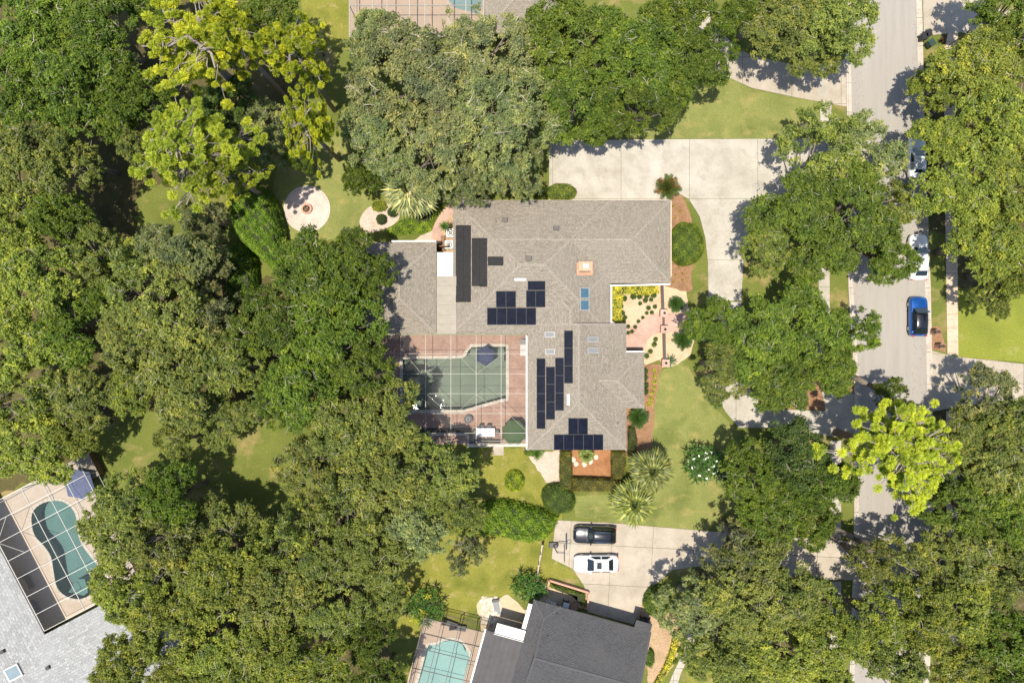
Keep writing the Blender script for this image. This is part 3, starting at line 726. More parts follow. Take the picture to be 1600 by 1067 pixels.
def cage(label, fr, us, vs, h, mat, w=.09, diag=(), skip=None, screens=True, slope=0, wallsides='NSEW'):
    t = thing('pool_cage', label, 'pool cage', (0, 0, 0))
    hz = lambda u, v: h
    for u in us: MB().bar(P(*fr(u, vs[0]), h), P(*fr(u, vs[-1]), h), w, w*1.2).build('beam', mat, t)
    for v in vs: MB().bar(P(*fr(us[0], v), h+.003), P(*fr(us[-1], v), h+.003), w*.8, w).build('purlin', mat, t)
    for a, b in diag: MB().bar(P(*a, h+.02), P(*b, h+.02), w*.7, w*.7).build('brace', mat, t)
    def foot(u, v): q = P(*fr(u, v), h); return Vector((q.x, q.y, .04))
    for u in us:
        for v, sd_ in ((vs[0], 'N'), (vs[-1], 'S')):
            if sd_ in wallsides: MB().bar(foot(u, v), foot(u, v)+Vector((0,0,h-.1)), .08).build('post', mat, t)
    for v in vs[1:-1]:
        for u, sd_ in ((us[0], 'W'), (us[-1], 'E')):
            if sd_ in wallsides: MB().bar(foot(u, v), foot(u, v)+Vector((0,0,h-.1)), .08).build('post', mat, t)
    if screens:
        for i in range(len(us)-1):
            for j in range(len(vs)-1):
                if skip and skip(i, j): continue
                MB().poly([P(*fr(u, v), h+.05) for u, v in ((us[i]+.4,vs[j]+.4),(us[i+1]-.4,vs[j]+.4),(us[i+1]-.4,vs[j+1]-.4),(us[i]+.4,vs[j+1]-.4))][::-1]).build('screen_panel', M['screen'], t)
        for sd_, seq in (('N', [((us[i], vs[0]), (us[i+1], vs[0])) for i in range(len(us)-1)]), ('S', [((us[i], vs[-1]), (us[i+1], vs[-1])) for i in range(len(us)-1)]),
                         ('W', [((us[0], vs[i]), (us[0], vs[i+1])) for i in range(len(vs)-1)]), ('E', [((us[-1], vs[i]), (us[-1], vs[i+1])) for i in range(len(vs)-1)])):
            if sd_ not in wallsides: continue
            for a, b in seq:
                fa, fb = foot(*a), foot(*b); up = Vector((0, 0, h-.12))
                MB().poly([fa+Vector((0,0,.1)), fb+Vector((0,0,.1)), fb+up, fa+up]).build('wall_screen', M['screen'], t)
                MB().bar(fa+Vector((0,0,.9)), fb+Vector((0,0,.9)), .05).build('rail', mat, t)
    return t
cage('cream framed pool cage over the red paver deck of the tan house', ID, [587,626,665,704.5,744,783,822.5], [523,552.5,584,615,646,676.5,693], 2.9, M['cage_white'], .048,
     diag=[((626,544),(657,582)),((670,580),(711,551)),((713,552),(744,583)),((745,584),(821,526)),((667,616),(700,646)),((713,646),(744,616)),((744,616),(783,646)),((771,624),(821,672))],
     skip=lambda i, j: (j == 5 and i < 2), wallsides='SWE')
cage('white framed pool cage over the kidney shaped pool of the pale house', FW, [2,73,106,140,171], [-217,-189,-158,-126,-95,-63,-32,-3], 3.0, M['cage_pale'], .06,
     diag=[(FW(2,-160),FW(32,-189)),(FW(2,-158),FW(32,-126))], wallsides='NE')
cage('bronze framed pool cage beside the charcoal roofed house', FQ, [0,28,56,84,108], [0,24,48,80,112,150,190], 2.9, M['bronze'], .07, wallsides='NW')
cage('white framed pool cage at the top edge behind the big oak', ID, [546,582,605,640,664,700,728,756], [-120,-80,-40,9,58], 3.0, M['cage_white'], .09, wallsides='SWE')
flat('pool_deck', [(546,-140),(757,-140),(757,58),(546,58)], M['deck_tan'], .06)
flat('pool_water', smooth_poly([(690,-100),(752,-100),(752,14),(735,18),(700,0)], 3), M['plaster_b'], .075)
# dark planting strips by the deck, little cream kerb
for pts in ([(640,668),(738,668),(738,676),(640,676)], [(731,676),(739,676),(739,692),(731,692)], [(739,686),(784,686),(784,693),(739,693)]):
    sheet('mulch_bed', pts, M['mulch_dark'], z=.075+rnd.uniform(0, .008))
for a, b in (((668,678),(731,678)), ((731,678),(731,696)), ((731,696),(824,695))):
    o = MB().bar(P(*a)+Vector((0,0,.1)), P(*b)+Vector((0,0,.1)), .28, .2).build('deck_edging', M['coping']); tag(o, kind='structure')

# ------------------------------------------------------------------ foliage generators
def fast_mesh(name, verts, nper, tint=None):
    """verts (N*nper,3): N separate n-gons"""
    me = bpy.data.meshes.new(name); nv = len(verts); nf = nv//nper
    me.vertices.add(nv); me.vertices.foreach_set('co', np.asarray(verts, dtype=np.float32).ravel())
    me.loops.add(nv); me.loops.foreach_set('vertex_index', np.arange(nv, dtype=np.int32))
    me.polygons.add(nf); me.polygons.foreach_set('loop_start', np.arange(0, nv, nper, dtype=np.int32))
    me.update(calc_edges=True)
    if tint is not None:
        a = me.attributes.new('tint', 'FLOAT', 'FACE'); a.data.foreach_set('value', np.asarray(tint, dtype=np.float32))
    return me
def leaf_quads(rg, pos, nrm, L, Wd, droop=0, jitter=.7):
    """rhombic leaves at pos with normals about nrm"""
    n = len(pos); nn = nrm + rg.normal(0, jitter, (n, 3)); nn /= np.linalg.norm(nn, axis=1)[:, None]+1e-9
    a = rg.normal(0, 1, (n, 3)); a -= nn*np.sum(a*nn, axis=1)[:, None]; a /= np.linalg.norm(a, axis=1)[:, None]+1e-9
    b = np.cross(nn, a); l = (L*rg.uniform(.65, 1.3, n))[:, None]/2; w = (Wd*rg.uniform(.7, 1.3, n))[:, None]/2
    q = np.stack([pos - a*l, pos + b*w - a*l*.1, pos + a*l, pos - b*w - a*l*.1], axis=1)
    return q.reshape(-1, 3)
def crown_mesh(seed, Rr=6.5, top=12.5, nl=11, nclump=520, per=84, L=.26, Wd=.15, gap=.17, cr=(.36, .90), flat_=.62, spread=.66):
    rg = np.random.default_rng(seed)
    lob = []
    for i in range(nl):
        a = rg.uniform(0, 2*np.pi); r = Rr*spread*np.sqrt(rg.uniform(.05, 1)) if i else 0
        lr = Rr*rg.uniform(.30, .46) if i else Rr*.5
        zc = top - lr*flat_ - (r/Rr)**2*rg.uniform(2.6, 5.6) - rg.uniform(0, 1.1)
        lob.append((r*np.cos(a), r*np.sin(a), zc, lr))
    lob = np.array(lob); cl = []; dr = []
    wts = lob[:, 3]**2; wts = wts/wts.sum()
    hole = rg.normal(0, 1, (14, 3)); hole /= np.linalg.norm(hole, axis=1)[:, None]
    nv_ = int(30*gap/.17); va = rg.uniform(0, 2*np.pi, nv_); vr = Rr*.9*np.sqrt(rg.uniform(.02, 1, nv_)); void = np.c_[vr*np.cos(va), vr*np.sin(va), rg.uniform(.30, .95, nv_), rg.uniform(.8, 2.2, nv_), rg.uniform(0, np.pi, nv_)]
    tries = 0
    while len(cl) < nclump and tries < nclump*14:
        tries += 1
        k = rg.choice(nl, p=wts); d = rg.normal(0, 1, 3); d /= np.linalg.norm(d)
        if d[2] < -.25: d[2] = -d[2]
        lx, ly, lz, lr = lob[k]; f = rg.uniform(.78, 1.13) if rg.random() > .2 else rg.uniform(.45, .8)
        p = np.array([lx, ly, lz]) + d*np.array([lr, lr, lr*flat_])*f
        dx_, dy_ = p[0]-void[:, 0], p[1]-void[:, 1]; ca, sa = np.cos(void[:, 4]), np.sin(void[:, 4])
        if (((dx_*ca+dy_*sa)/(void[:, 2]*void[:, 3]))**2 + ((-dx_*sa+dy_*ca)/void[:, 2])**2 < 1).any() and p[2] > top-5.2 and rg.random() < .92: continue
        inside = False
        for j in range(nl):
            if j != k:
                e = (p-lob[j, :3])/np.array([lob[j, 3], lob[j, 3], lob[j, 3]*flat_])
                if e@e < .62: inside = True; break
        if inside and rg.random() < .85: continue
        if math.sin(p[0]*1.9+seed)*math.sin(p[1]*1.7+seed*2)+math.sin(p[0]*.8-p[1]*1.1+seed*3)*.5 > 1.0-gap*4 and rg.random() < .8: continue
        cl.append(p); dr.append(d)
    cl = np.array(cl); dr = np.array(dr); n = len(cl)
    rad = rg.uniform(cr[0], cr[1], n); cnt = np.maximum(20, (per*(rad/np.mean(cr))**2).astype(int)); idx = np.repeat(np.arange(n), cnt); m = len(idx)
    u = rg.normal(0, 1, (m, 3)); u /= np.linalg.norm(u, axis=1)[:, None]; rr = rg.uniform(.3, 1, m)**.4
    u[:, 2] = np.abs(u[:, 2])*rg.choice([1, 1, 1, 1, -.6], m)
    # leaves sit along a few short twigs that fan out of each clump
    K_ = 8; tw_d = rg.normal(0, 1, (n, K_, 3)); tw_d[:, :, 2] = np.abs(tw_d[:, :, 2])*.55; tw_d /= np.linalg.norm(tw_d, axis=2)[:, :, None]
    tw_l = rg.uniform(.55, 1.35, (n, K_)); kk = rg.integers(0, K_, m); tt = rg.uniform(.1, 1, m)**.75
    sp = tw_d[idx, kk]*(tw_l[idx, kk]*tt*rad[idx])[:, None]
    pos = cl[idx] + sp + rg.normal(0, 1, (m, 3))*(.07 + .09*(1-tt))[:, None]
    pos[:, 2] -= .25*rad[idx]*tt*tt
    nrm = sp/(rad[idx][:, None])*.7 + u*.35 + np.array([0, 0, .75])
    tint = np.clip(rg.normal(.47, .17, n)[idx] + rg.normal(0, .13, m), 0, 1)
    me = fast_mesh('crown', leaf_quads(rg, pos, nrm, L, Wd, jitter=.5), 4, tint)
    # twigs
    tw = MB()
    for i in range(int(n*.15)):
        c = cl[rg.integers(n)]; a = rg.uniform(0, 2*np.pi); d = np.array([np.cos(a), np.sin(a), rg.uniform(-.1, .35)])
        p = c + np.array([0, 0, rg.uniform(.15, .55)]); pts = [p]; ln = rg.uniform(.5, 1.5)
        for s_ in range(4):
            d = d + rg.normal(0, .3, 3)*np.array([1, 1, .5]); d /= np.linalg.norm(d); p = p + d*ln/4; pts.append(p)
        r0 = rg.uniform(.014, .036); tw.tube(pts, [r0, r0*.9, r0*.75, r0*.6, r0*.3], 3, False)
        if rg.random() < .5: tw.tube([pts[2], pts[2]+(rg.normal(0, 1, 3)*.3*np.array([1, 1, .3]))], [r0*.7, r0*.3], 3, False)
    # trunk and limbs
    tr = MB(); fork = top*.32
    base = [(0, 0, 0), (rg.normal(0, .1), rg.normal(0, .1), fork*.5), (rg.normal(0, .2), rg.normal(0, .2), fork)]
    tr.tube(base, [.55, .42, .38], 10)
    for k in range(nl):
        lx, ly, lz, lr = lob[k]; s0 = Vector(base[2]); e = Vector((lx, ly, lz+lr*flat_*.35))
        m1 = s0.lerp(e, .4) + Vector((rg.normal(0, .4), rg.normal(0, .4), rg.uniform(.2, .9))); m2 = s0.lerp(e, .75) + Vector((rg.normal(0, .3), rg.normal(0, .3), .3))
        tr.tube([s0-Vector((0, 0, .3)), m1, m2, e], [.26, .17, .11, .05], 6)
        for _ in range(4):
            c = cl[rg.integers(n)]
            if (Vector(c)-e).length < lr*1.5: tr.tube([m2, m2.lerp(Vector(c), .5)+Vector((rg.normal(0, .2), rg.normal(0, .2), .2)), Vector(c)], [.08, .05, .025], 4, False)
    return me, tr.mesh('trunk', smooth=True), tw.mesh('twigs'), lob
def pine_mesh(seed, Rr=4.0, top=19.0, nb=18, L=.34):
    rg = np.random.default_rng(seed); tr = MB(); puffs = []
    lean = rg.normal(0, .3, 2)
    tp = [(0, 0, 0), (lean[0]*.5, lean[1]*.5, top*.4), (lean[0], lean[1], top*.75), (lean[0]*1.4, lean[1]*1.4, top-.6)]
    tr.tube(tp, [.34, .28, .18, .06], 9)
    for i in range(nb):
        a = 2.4*i + rg.normal(0, .35); z0 = top*(.62 + .36*i/nb); ln = Rr*rg.uniform(.6, 1.05)*(1 - .45*(i/nb)**2)
        s0 = Vector((lean[0]*z0/top*1.3, lean[1]*z0/top*1.3, z0)); d = Vector((math.cos(a), math.sin(a), 0))
        m1 = s0 + d*ln*.5 + Vector((rg.normal(0, .25), rg.normal(0, .25), -.1)); e = s0 + d*ln + Vector((rg.normal(0, .3), rg.normal(0, .3), .5))
        tr.tube([s0, m1, e], [.14, .10, .04], 5)
        for j in range(rg.integers(7, 17)):
            t = rg.uniform(.42, 1.0); c = (m1.lerp(e, (t-.5)*2) if t > .5 else s0.lerp(m1, t*2)) + Vector((rg.normal(0, .75), rg.normal(0, .75), rg.uniform(-.1, .7)))
            b = s0.lerp(e, max(.2, t-.2)); tr.tube([b, b.lerp(c, .5)+Vector((rg.normal(0, .15), rg.normal(0, .15), .12)), c], [.055, .04, .018], 3, False)
            puffs.append(c)
            if rg.random() < .6: puffs.append(c + Vector((rg.normal(0, .35), rg.normal(0, .35), .1)))
    pf = np.array([tuple(p) for p in puffs]); n = len(pf); per = 170; idx = np.repeat(np.arange(n), per); m = len(idx)
    u = rg.normal(0, 1, (m, 3)); u[:, 2] = u[:, 2]*.7+.35; u /= np.linalg.norm(u, axis=1)[:, None]
    rad = (rg.uniform(.26, .44, n)[idx])*rg.uniform(.75, 1.1, m)
    side = np.cross(u, rg.normal(0, 1, (m, 3))); side /= np.linalg.norm(side, axis=1)[:, None]+1e-9
    c = pf[idx]; w = .019
    a0 = c + u*(rad*.12)[:, None]; a1 = c + u*rad[:, None]
    q = np.stack([a0-side*w*.6, a0+side*w*.6, a1+side*w, a1-side*w], axis=1).reshape(-1, 3)
    tint = np.clip(rg.normal(.5, .12, n)[idx] + rg.normal(0, .12, m), 0, 1)
    return fast_mesh('needles', q, 4, tint), tr.mesh('trunk', smooth=True)
OAK = [crown_mesh(s) for s in (11, 23, 37, 41)]                                       # full oaks
BRD = [crown_mesh(s, nl=14, nclump=640, per=72, cr=(.30, .74), L=.23, Wd=.135, spread=.72, top=12) for s in (5, 8, 9)]    # broad live oaks, finer leaf
SPR = [crown_mesh(s, nl=11, nclump=330, per=66, gap=.22, cr=(.34, .85), spread=.74, top=11) for s in (61, 72)]         # open crowns
PINE = [pine_mesh(s) for s in (3, 14, 25)]
COL = {'olive': (.228,.262,.066), 'grey': (.245,.272,.118), 'green': (.150,.215,.031), 'dark': (.128,.182,.025), 'lime': (.245,.285,.052), 'yellow': (.29,.29,.04), 'deep': (.100,.148,.036)}
TREES = []
def pt_in(x, y, poly):
    r = False; j = len(poly)-1
    for i in range(len(poly)):
        (xi, yi), (xj, yj) = poly[i], poly[j]
        if (yi > y) != (yj > y) and x < (xj-xi)*(y-yi)/(yj-yi)+xi: r = not r
        j = i
    return r
def free(x, y, m=.9):
    return not any(pt_in(x+dx, y+dy, p) for p in PAVED for dx, dy in ((0, 0), (m, 0), (-m, 0), (0, m), (0, -m)))
def rooted(x, y):
    """nearest spot of open ground for the roots"""
    if free(x, y): return x, y
    for r in np.arange(.8, 12, .8):
        for k in range(16):
            a = k*math.pi/8; q = (x+r*math.cos(a), y+r*math.sin(a))
            if free(*q): return q
    return x, y
def tree(px, py, r, label, kind='oak', col='olive', top=12.5, asp=1.0, rot=None, group=None):
    pool_ = {'oak': OAK, 'broad': BRD, 'open': SPR}[kind]; me, tr, tw, lob = pool_[len(TREES) % len(pool_)]
    top *= .86; hc = top*.74; q = P(px, py, hc); rm = r/S*(H-hc)/H
    nat = {'oak': 12.5, 'broad': 12.0, 'open': 11.0}[kind]; rz = rot if rot is not None else rnd.uniform(0, 6.28)
    bx, by = rooted(q.x, q.y); s = rm/6.5; sc = (s*asp**.5, s/asp**.5, top/nat)
    t = thing('oak_tree', label, 'tree', (bx, by, 0), 0, group or 'oak trees round the gardens')
    off = Vector((q.x-bx, q.y-by, 0)); k = rnd.uniform(.85, 1.15); cc = COL[col]
    c = obj('crown', me, M['leaf'], t); c.color = (cc[0]*k, cc[1]*k*rnd.uniform(.95, 1.05), cc[2]*k, 1)
    w = obj('dead_twigs', tw, M['bark_pale'], t); w['kind'] = 'stuff'; parts = [c, w]
    if off.length < .5: parts.append(obj('trunk', tr, M['bark'], t))
    else:
        # leaning trunk whose limbs carry the crown out over the paving
        m = MB(); f = Vector((off.x*.35, off.y*.35, top*.36)); m.tube([(0,0,0), (off.x*.12, off.y*.12, top*.2), f], [.42*min(1.2, s+.3), .34, .28], 9)
        cz, sz = math.cos(rz), math.sin(rz)
        for lx, ly, lz, lr in lob[::1]:
            x, y = lx*sc[0], ly*sc[1]; e = Vector((off.x + x*cz - y*sz, off.y + x*sz + y*cz, (lz+lr*.1)*sc[2]))
            m.tube([f-Vector((0,0,.2)), f.lerp(e, .45)+Vector((0,0,.3)), e], [.17, .11, .04], 6)
        m.build('trunk', M['bark'], t, smooth=True)
    for p in parts: p.location = off; p.rotation_euler = (0, 0, rz); p.scale = sc
    TREES.append(t); return t
def pine(px, py, r, label, i=0, top=18.5, asp=1.0, rot=0, col=(.42,.45,.04)):
    me, tr = PINE[i]; hc = top*.88; q = P(px, py, hc); s = r/S*(H-hc)/H/4.0
    t = thing('pine_tree', label, 'tree', (q.x, q.y, 0), rot, 'tall yellow green pines'); t.scale = (s*asp**.5, s/asp**.5, top/19.0)
    c = obj('needles', me, M['needle'], t); c.color = (*col, 1); obj('trunk', tr, M['pine_bark'], t); return t
# ------------------------------------------------------------------ trees
T = tree
# --- western wood
T(50,40,92,'green oak filling the top left corner','oak','green',13); T(150,50,82,'green oak at the top edge just left of the first pine','broad','dark',13)
T(232,2,46,'green oak at the top edge under the first pine','oak','green',10)
T(120,135,80,'green oak below the two corner oaks, left of the pines','oak','green',14); T(30,150,75,'oak on the left edge, second from the top corner','oak','green',13)
T(200,165,62,'dark oak close against the left side of the spreading pine','oak','dark',12); T(50,250,82,'olive oak on the left edge level with the spreading pine','oak','olive',13.5)
T(112,240,58,'olive oak left of the sunny clearing and above the dark gap','broad','olive',12.5); T(28,345,70,'yellowish oak on the left edge beside the dark hollow','oak','lime',12.5)
T(88,340,54,'dark leafed oak left of the deep shade under the wood','oak','green',12); T(62,430,78,'yellow green oak on the left edge halfway down the wood','oak','lime',13)
T(140,410,52,'small olive oak between the edge oaks and the pale oak','broad','olive',11); T(30,530,75,'oak on the left edge below the middle of the picture','oak','lime',12.5)
T(105,525,58,'dark oak in the hollow beside the left edge oaks','oak','green',11.5); T(45,625,82,'pale olive oak on the left edge above the white caged pool','open','lime',12)
T(125,615,60,'olive oak up and right of the white caged pool','broad','olive',11.5); T(55,700,70,'yellowish oak overhanging the top corner of the white pool cage','oak','lime',10.5)
T(116,670,44,'small oak between the white pool cage and the strip of sunny grass','oak','lime',10)
T(215,445,72,'pale olive oak just below the sunny clearing','open','olive',12.5); T(275,400,62,'pale branchy oak on the lower rim of the sunny clearing','broad','grey',12.5)
T(270,495,74,'big pale oak in the centre of the western wood','oak','olive',13.5); T(312,410,42,'grey green oak against the long bright hedge','broad','grey',9.5)
T(314,342,40,'small grey green oak below the spreading pine','broad','grey',8.5); T(205,540,60,'olive oak left of centre in the western wood','oak','olive',12)
T(325,488,54,'branchy grey oak left of the dark middle oaks','open','grey',12); T(290,590,76,'broad olive oak above the strip of sunny grass','oak','olive',13)
T(212,608,54,'yellow green oak above the grass strip on its left side','oak','lime',9.5); T(360,575,56,'olive oak between the broad oak and the dark middle oaks','broad','olive',12)
T(352,650,50,'oak on the upper rim of the sunny grass opening','oak','olive',8); T(276,690,40,'oak between the two sunny strips of grass','open','olive',8.5)
T(160,465,42,'dark understorey oak beside the pale oak','oak','dark',9.5); T(215,225,44,'olive oak under the left arm of the spreading pine','oak','olive',10)
# --- around the pines
T(412,215,62,'grey green oak under the tall leaning pine','broad','grey',9.5); T(355,165,52,'dark oak between the two pines','oak','deep',9.5)
T(425,30,58,'dark round oak at the top edge between the pines','oak','dark',11); T(340,255,50,'grey oak under the lower pine limbs','broad','grey',9)
T(470,245,26,'small oak with its trunk showing above the round patio','oak','dark',7.5)
T(485,55,28,'pale small oak next to the dry grass at the top','open','grey',8)
# --- dark oaks west of the house
T(494,430,80,'dark oak nearest the round patio','oak','dark',13.5); T(565,415,58,'dark oak whose shade falls on the left wing roof','oak','dark',12.5)
T(430,520,72,'dark oak west of the pool, beside the long bright hedge','broad','dark',13); T(520,510,78,'dark oak beside the left wing of the tan house','oak','dark',13.5)
T(475,605,74,'dark oak in the middle west of the screened pool','oak','dark',13.5); T(560,580,60,'dark oak against the left wall of the pool cage','oak','dark',12.5)
T(425,630,46,'oak on the right rim of the sunny grass opening','broad','green',9)
T(610,655,62,'oak covering the lower left corner of the red deck','oak','olive',12.5); T(540,670,72,'olive oak below the dark oaks','oak','olive',13)
T(478,715,60,'grey green oak right of the sunny grass opening','broad','olive',12); T(680,745,66,'oak overhanging the dry back lawn','oak','olive',12)
T(600,745,72,'olive oak in the middle below the screened pool','oak','olive',13.5); T(540,790,62,'broken topped oak with bare limbs','open','olive',13)
T(645,815,66,'oak above the dry side lawn','oak','grey',12); T(715,805,44,'oak at the left end of the light green shrub bank','broad','olive',10.5)
T(585,860,66,'oak left of the dry side lawn','oak','olive',13); T(725,868,34,'small open oak leaning over the dry side lawn','open','grey',8.5)
# --- south-west wood
T(200,790,58,'oak right of the white pool cage and below the grass strip','oak','olive',12.5); T(186,838,60,'oak overhanging the kidney shaped pool','oak','olive',11.5)
T(268,778,54,'dark oak below the grass between the clearings','oak','green',12); T(265,840,72,'oak with bare limbs right of the kidney shaped pool','open','olive',13)
T(350,815,52,'oak below the sunny grass opening','oak','olive',9.5); T(447,842,56,'oak with pale limbs in the middle of the lower wood','open','olive',13)
T(500,860,62,'oak beside the bare split trunk','broad','olive',12.5); T(345,890,72,'yellowish oak in the lower wood','oak','lime',13.5)
T(205,925,66,'oak over the edge of the pale grey roof','oak','lime',12.5); T(270,970,72,'yellowish oak at the lower left beside the pale roof','oak','lime',13)
T(430,920,72,'olive oak in the lower wood left of the dry lawn','oak','olive',13); T(200,1030,60,'oak at the bottom edge touching the pale grey roof','oak','lime',12)
T(350,1000,78,'broad oak low in the wood','broad','lime',13); T(290,1060,60,'oak on the bottom edge, second from the pale roof','oak','lime',12)
T(440,1010,72,'olive oak low in the wood, near the bottom','oak','lime',13); T(520,945,62,'olive oak left of the shaded lawn gap','broad','olive',12.5)
T(385,1066,52,'oak cut by the bottom edge below the broad oak','oak','lime',12); T(510,1035,58,'oak at the bottom edge left of the dark gap','broad','lime',12)
T(575,1000,42,'dark small oak near the bronze pool cage','oak','dark',9); T(600,1062,48,'shaded oak at the bottom beside the bronze pool cage','oak','dark',9)
T(600,925,40,'low oak left of the tropical clump','broad','olive',9)
# --- great oaks north of the house
T(655,135,112,'great grey live oak over the northern pool cage','broad','grey',14); T(735,85,92,'grey live oak at the top beside the northern roof','broad','grey',13)
T(770,190,98,'great grey live oak north of the tan roof','broad','grey',13.5); T(600,215,74,'live oak casting shade beside the tall pine','broad','grey',12)
T(690,225,76,'live oak above the pale fan palm','broad','grey',12.5); T(795,270,56,'live oak touching the tan roof at its upper edge','broad','grey',10.5)
T(590,75,60,'live oak beside the dry grass at the top','broad','grey',11.5); T(565,280,32,'low dark limb oak over the lawn by the patio','oak','dark',9); T(730,285,42,'low live oak spread above the fan palm walk','broad','grey',9.5)
T(900,60,82,'dark rich green oak at the top centre','oak','dark',13.5); T(990,90,88,'dark oak with grey dead wood in its crown','oak','dark',14)
T(900,150,74,'dark oak left of the driveway head','oak','dark',13); T(1000,165,66,'dark oak shading the top edge of the driveway','broad','dark',12.5)
T(1070,110,66,'dark oak over the green strip of lawn','oak','dark',12.5); T(1060,20,62,'dark oak over the neighbouring drive at the top','oak','dark',12); T(945,190,42,'lowest dark oak lobe over the driveway edge','oak','dark',10.5)
T(840,55,38,'dark oak against the northern roof','oak','dark',11); T(1120,60,44,'thin oak over the curved drive','open','green',10.5)
# --- north-east
T(1215,45,66,'oak between the curved drive and the street','oak','olive',12); T(1300,35,76,'oak overhanging the top of the street','oak','olive',12.5); T(1165,15,44,'oak at the top edge above the curved drive','oak','green',11)
T(1268,84,46,'low oak above the sidewalk apron','oak','olive',9)
T(1520,105,74,'yellow green oak beside the black trash bins','oak','lime',11.5); T(1590,75,56,'oak in the upper right corner area','oak','lime',12); T(1560,5,56,'oak on the top edge at the right','oak','green',11)
T(1475,145,46,'yellow green oak leaning over the right kerb','broad','lime',9.5); T(1470,220,52,'oak overhanging the half hidden silver car','oak','lime',10.5)
T(1555,200,80,'broad yellow green oak right of the street','oak','lime',13); T(1500,300,74,'yellow green oak above the white parked car','oak','lime',12); T(1575,300,72,'yellow green oak at the right edge, upper half','broad','lime',13)
T(1545,390,68,'yellowish oak over the right sidewalk','oak','lime',12.5); T(1590,420,52,'oak on the right edge above the bright east lawn','oak','lime',12); T(1550,465,34,'low oak hanging over the bright east lawn','oak','olive',9)
# --- front garden east
T(1290,245,78,'oak shading the right end of the big driveway','open','olive',11.5); T(1360,235,62,'grey oak reaching over the street below its open stretch','open','grey',11)
T(1240,330,72,'oak on the island right of the big driveway','oak','green',12); T(1330,330,78,'oak crossing the street in the middle','oak','green',12.5)
T(1395,330,48,'thin oak above the white parked car','open','olive',10.5); T(1195,385,42,'oak over the driveway bend','broad','olive',10.5)
T(1290,395,56,'oak above the short stretch of sidewalk','oak','green',11); T(1390,405,44,'low oak over the street beside the white parked car','oak','green',9.5)
T(1115,510,50,'dark oak beside the courtyard walk','oak','dark',10.5); T(1185,525,72,'oak in the island facing the courtyard','oak','green',12)
T(1270,510,66,'oak in the island beside the street kerb','oak','green',12); T(1335,520,48,'oak with limbs reaching over the street to the blue car','open','green',10.5)
T(1130,580,48,'oak over the narrow drive by the front lawn','broad','olive',10.5); T(1210,600,60,'oak above the drive apron','oak','green',11.5); T(1290,580,50,'oak over the mulch patch by the kerb','oak','green',11)
T(1250,470,40,'small oak between sidewalk and drive','oak','green',9.5)
T(1175,740,54,'dark oak beside the white flowered clump','oak','dark',11.5); T(1240,705,62,'dark oak below the drive apron','oak','deep',12); T(1285,755,56,'dark oak on the verge beside the yellow pine','oak','dark',12)
T(1205,800,56,'dark oak above the lower drive','oak','dark',11.5); T(1270,815,44,'dark oak by the lower sidewalk','oak','dark',11)
# --- south-east
T(1152,868,52,'grey oak over the mouth of the lower drive','open','grey',11.5); T(1185,870,62,'oak across the lower drive','oak','olive',11.5); T(1085,950,54,'oak beside the round shrub by the drive','broad','grey',10.5)
T(1160,950,72,'oak at the lower right of the charcoal house','oak','olive',12.5); T(1235,930,62,'oak above the lower sidewalk','oak','olive',12); T(1130,1030,62,'oak near the bottom by the curved path','oak','olive',12)
T(1215,1020,72,'oak near the bottom, between path and street','oak','lime',12.5); T(1300,985,66,'oak over the lower end of the sidewalk','oak','lime',12); T(1290,1062,52,'oak on the bottom edge left of the street','oak','lime',11.5)
T(1355,880,44,'oak shading the lower kerb','open','olive',10); T(1420,880,48,'oak across the lower street','open','olive',10.5); T(1385,960,60,'oak arching over the bottom of the street','open','lime',12)
T(1445,955,56,'yellow green oak right of the lower street','oak','lime',12); T(1400,1045,60,'oak on the bottom edge over the street','oak','olive',11.5)
T(1540,625,58,'pale oak whose shade falls on the east drive','open','grey',10.5); T(1500,685,52,'oak touching the yellow pine','broad','olive',10.5); T(1580,660,54,'oak on the right edge below the east drive','oak','olive',12)
T(1560,730,70,'grey green oak right of the yellow pine','broad','olive',12.5); T(1495,790,56,'oak below and right of the yellow pine','oak','green',11.5); T(1580,810,66,'oak on the right edge in the lower half','oak','green',12.5)
T(1510,870,62,'oak right of the lower street','broad','olive',12); T(1580,895,62,'oak on the right edge near the bottom','oak','olive',12.5); T(1500,950,62,'oak beside the reddish ground','oak','lime',12)
T(1570,985,68,'oak near the bottom right corner','oak','green',12.5); T(1490,1040,60,'oak on the bottom edge right of the street','oak','lime',12); T(1580,1055,55,'oak in the bottom right corner','oak','green',12)
T(1400,625,34,'thin street oak above the yellow pine','open','green',8.5)
pine(282,55,90,'spreading yellow pine at the top left with bare limbs',0,18,1.25,.3); pine(350,50,62,'thin pine top behind the spreading pine',1,18.5,.8,1.2)
pine(285,222,88,'greener spreading pine below the first one',2,17,.95,2.0,(.34,.40,.045)); pine(335,262,52,'low pine crown above the bright hedge',1,15.5,1.2,.6,(.34,.38,.045))
pine(455,85,56,'upper half of the leaning yellow pine over the lawn',1,17,1.0,2.6); pine(468,185,50,'leaning yellow pine with its trunk on the grass',0,16,.62,.1)
pine(1412,705,88,'bright yellow pine standing over the street',2,15,1.0,.9,(.42,.48,.045)); pine(1430,725,64,'lower branch crown of the street pine',0,14,1.0,2.2,(.40,.47,.045))

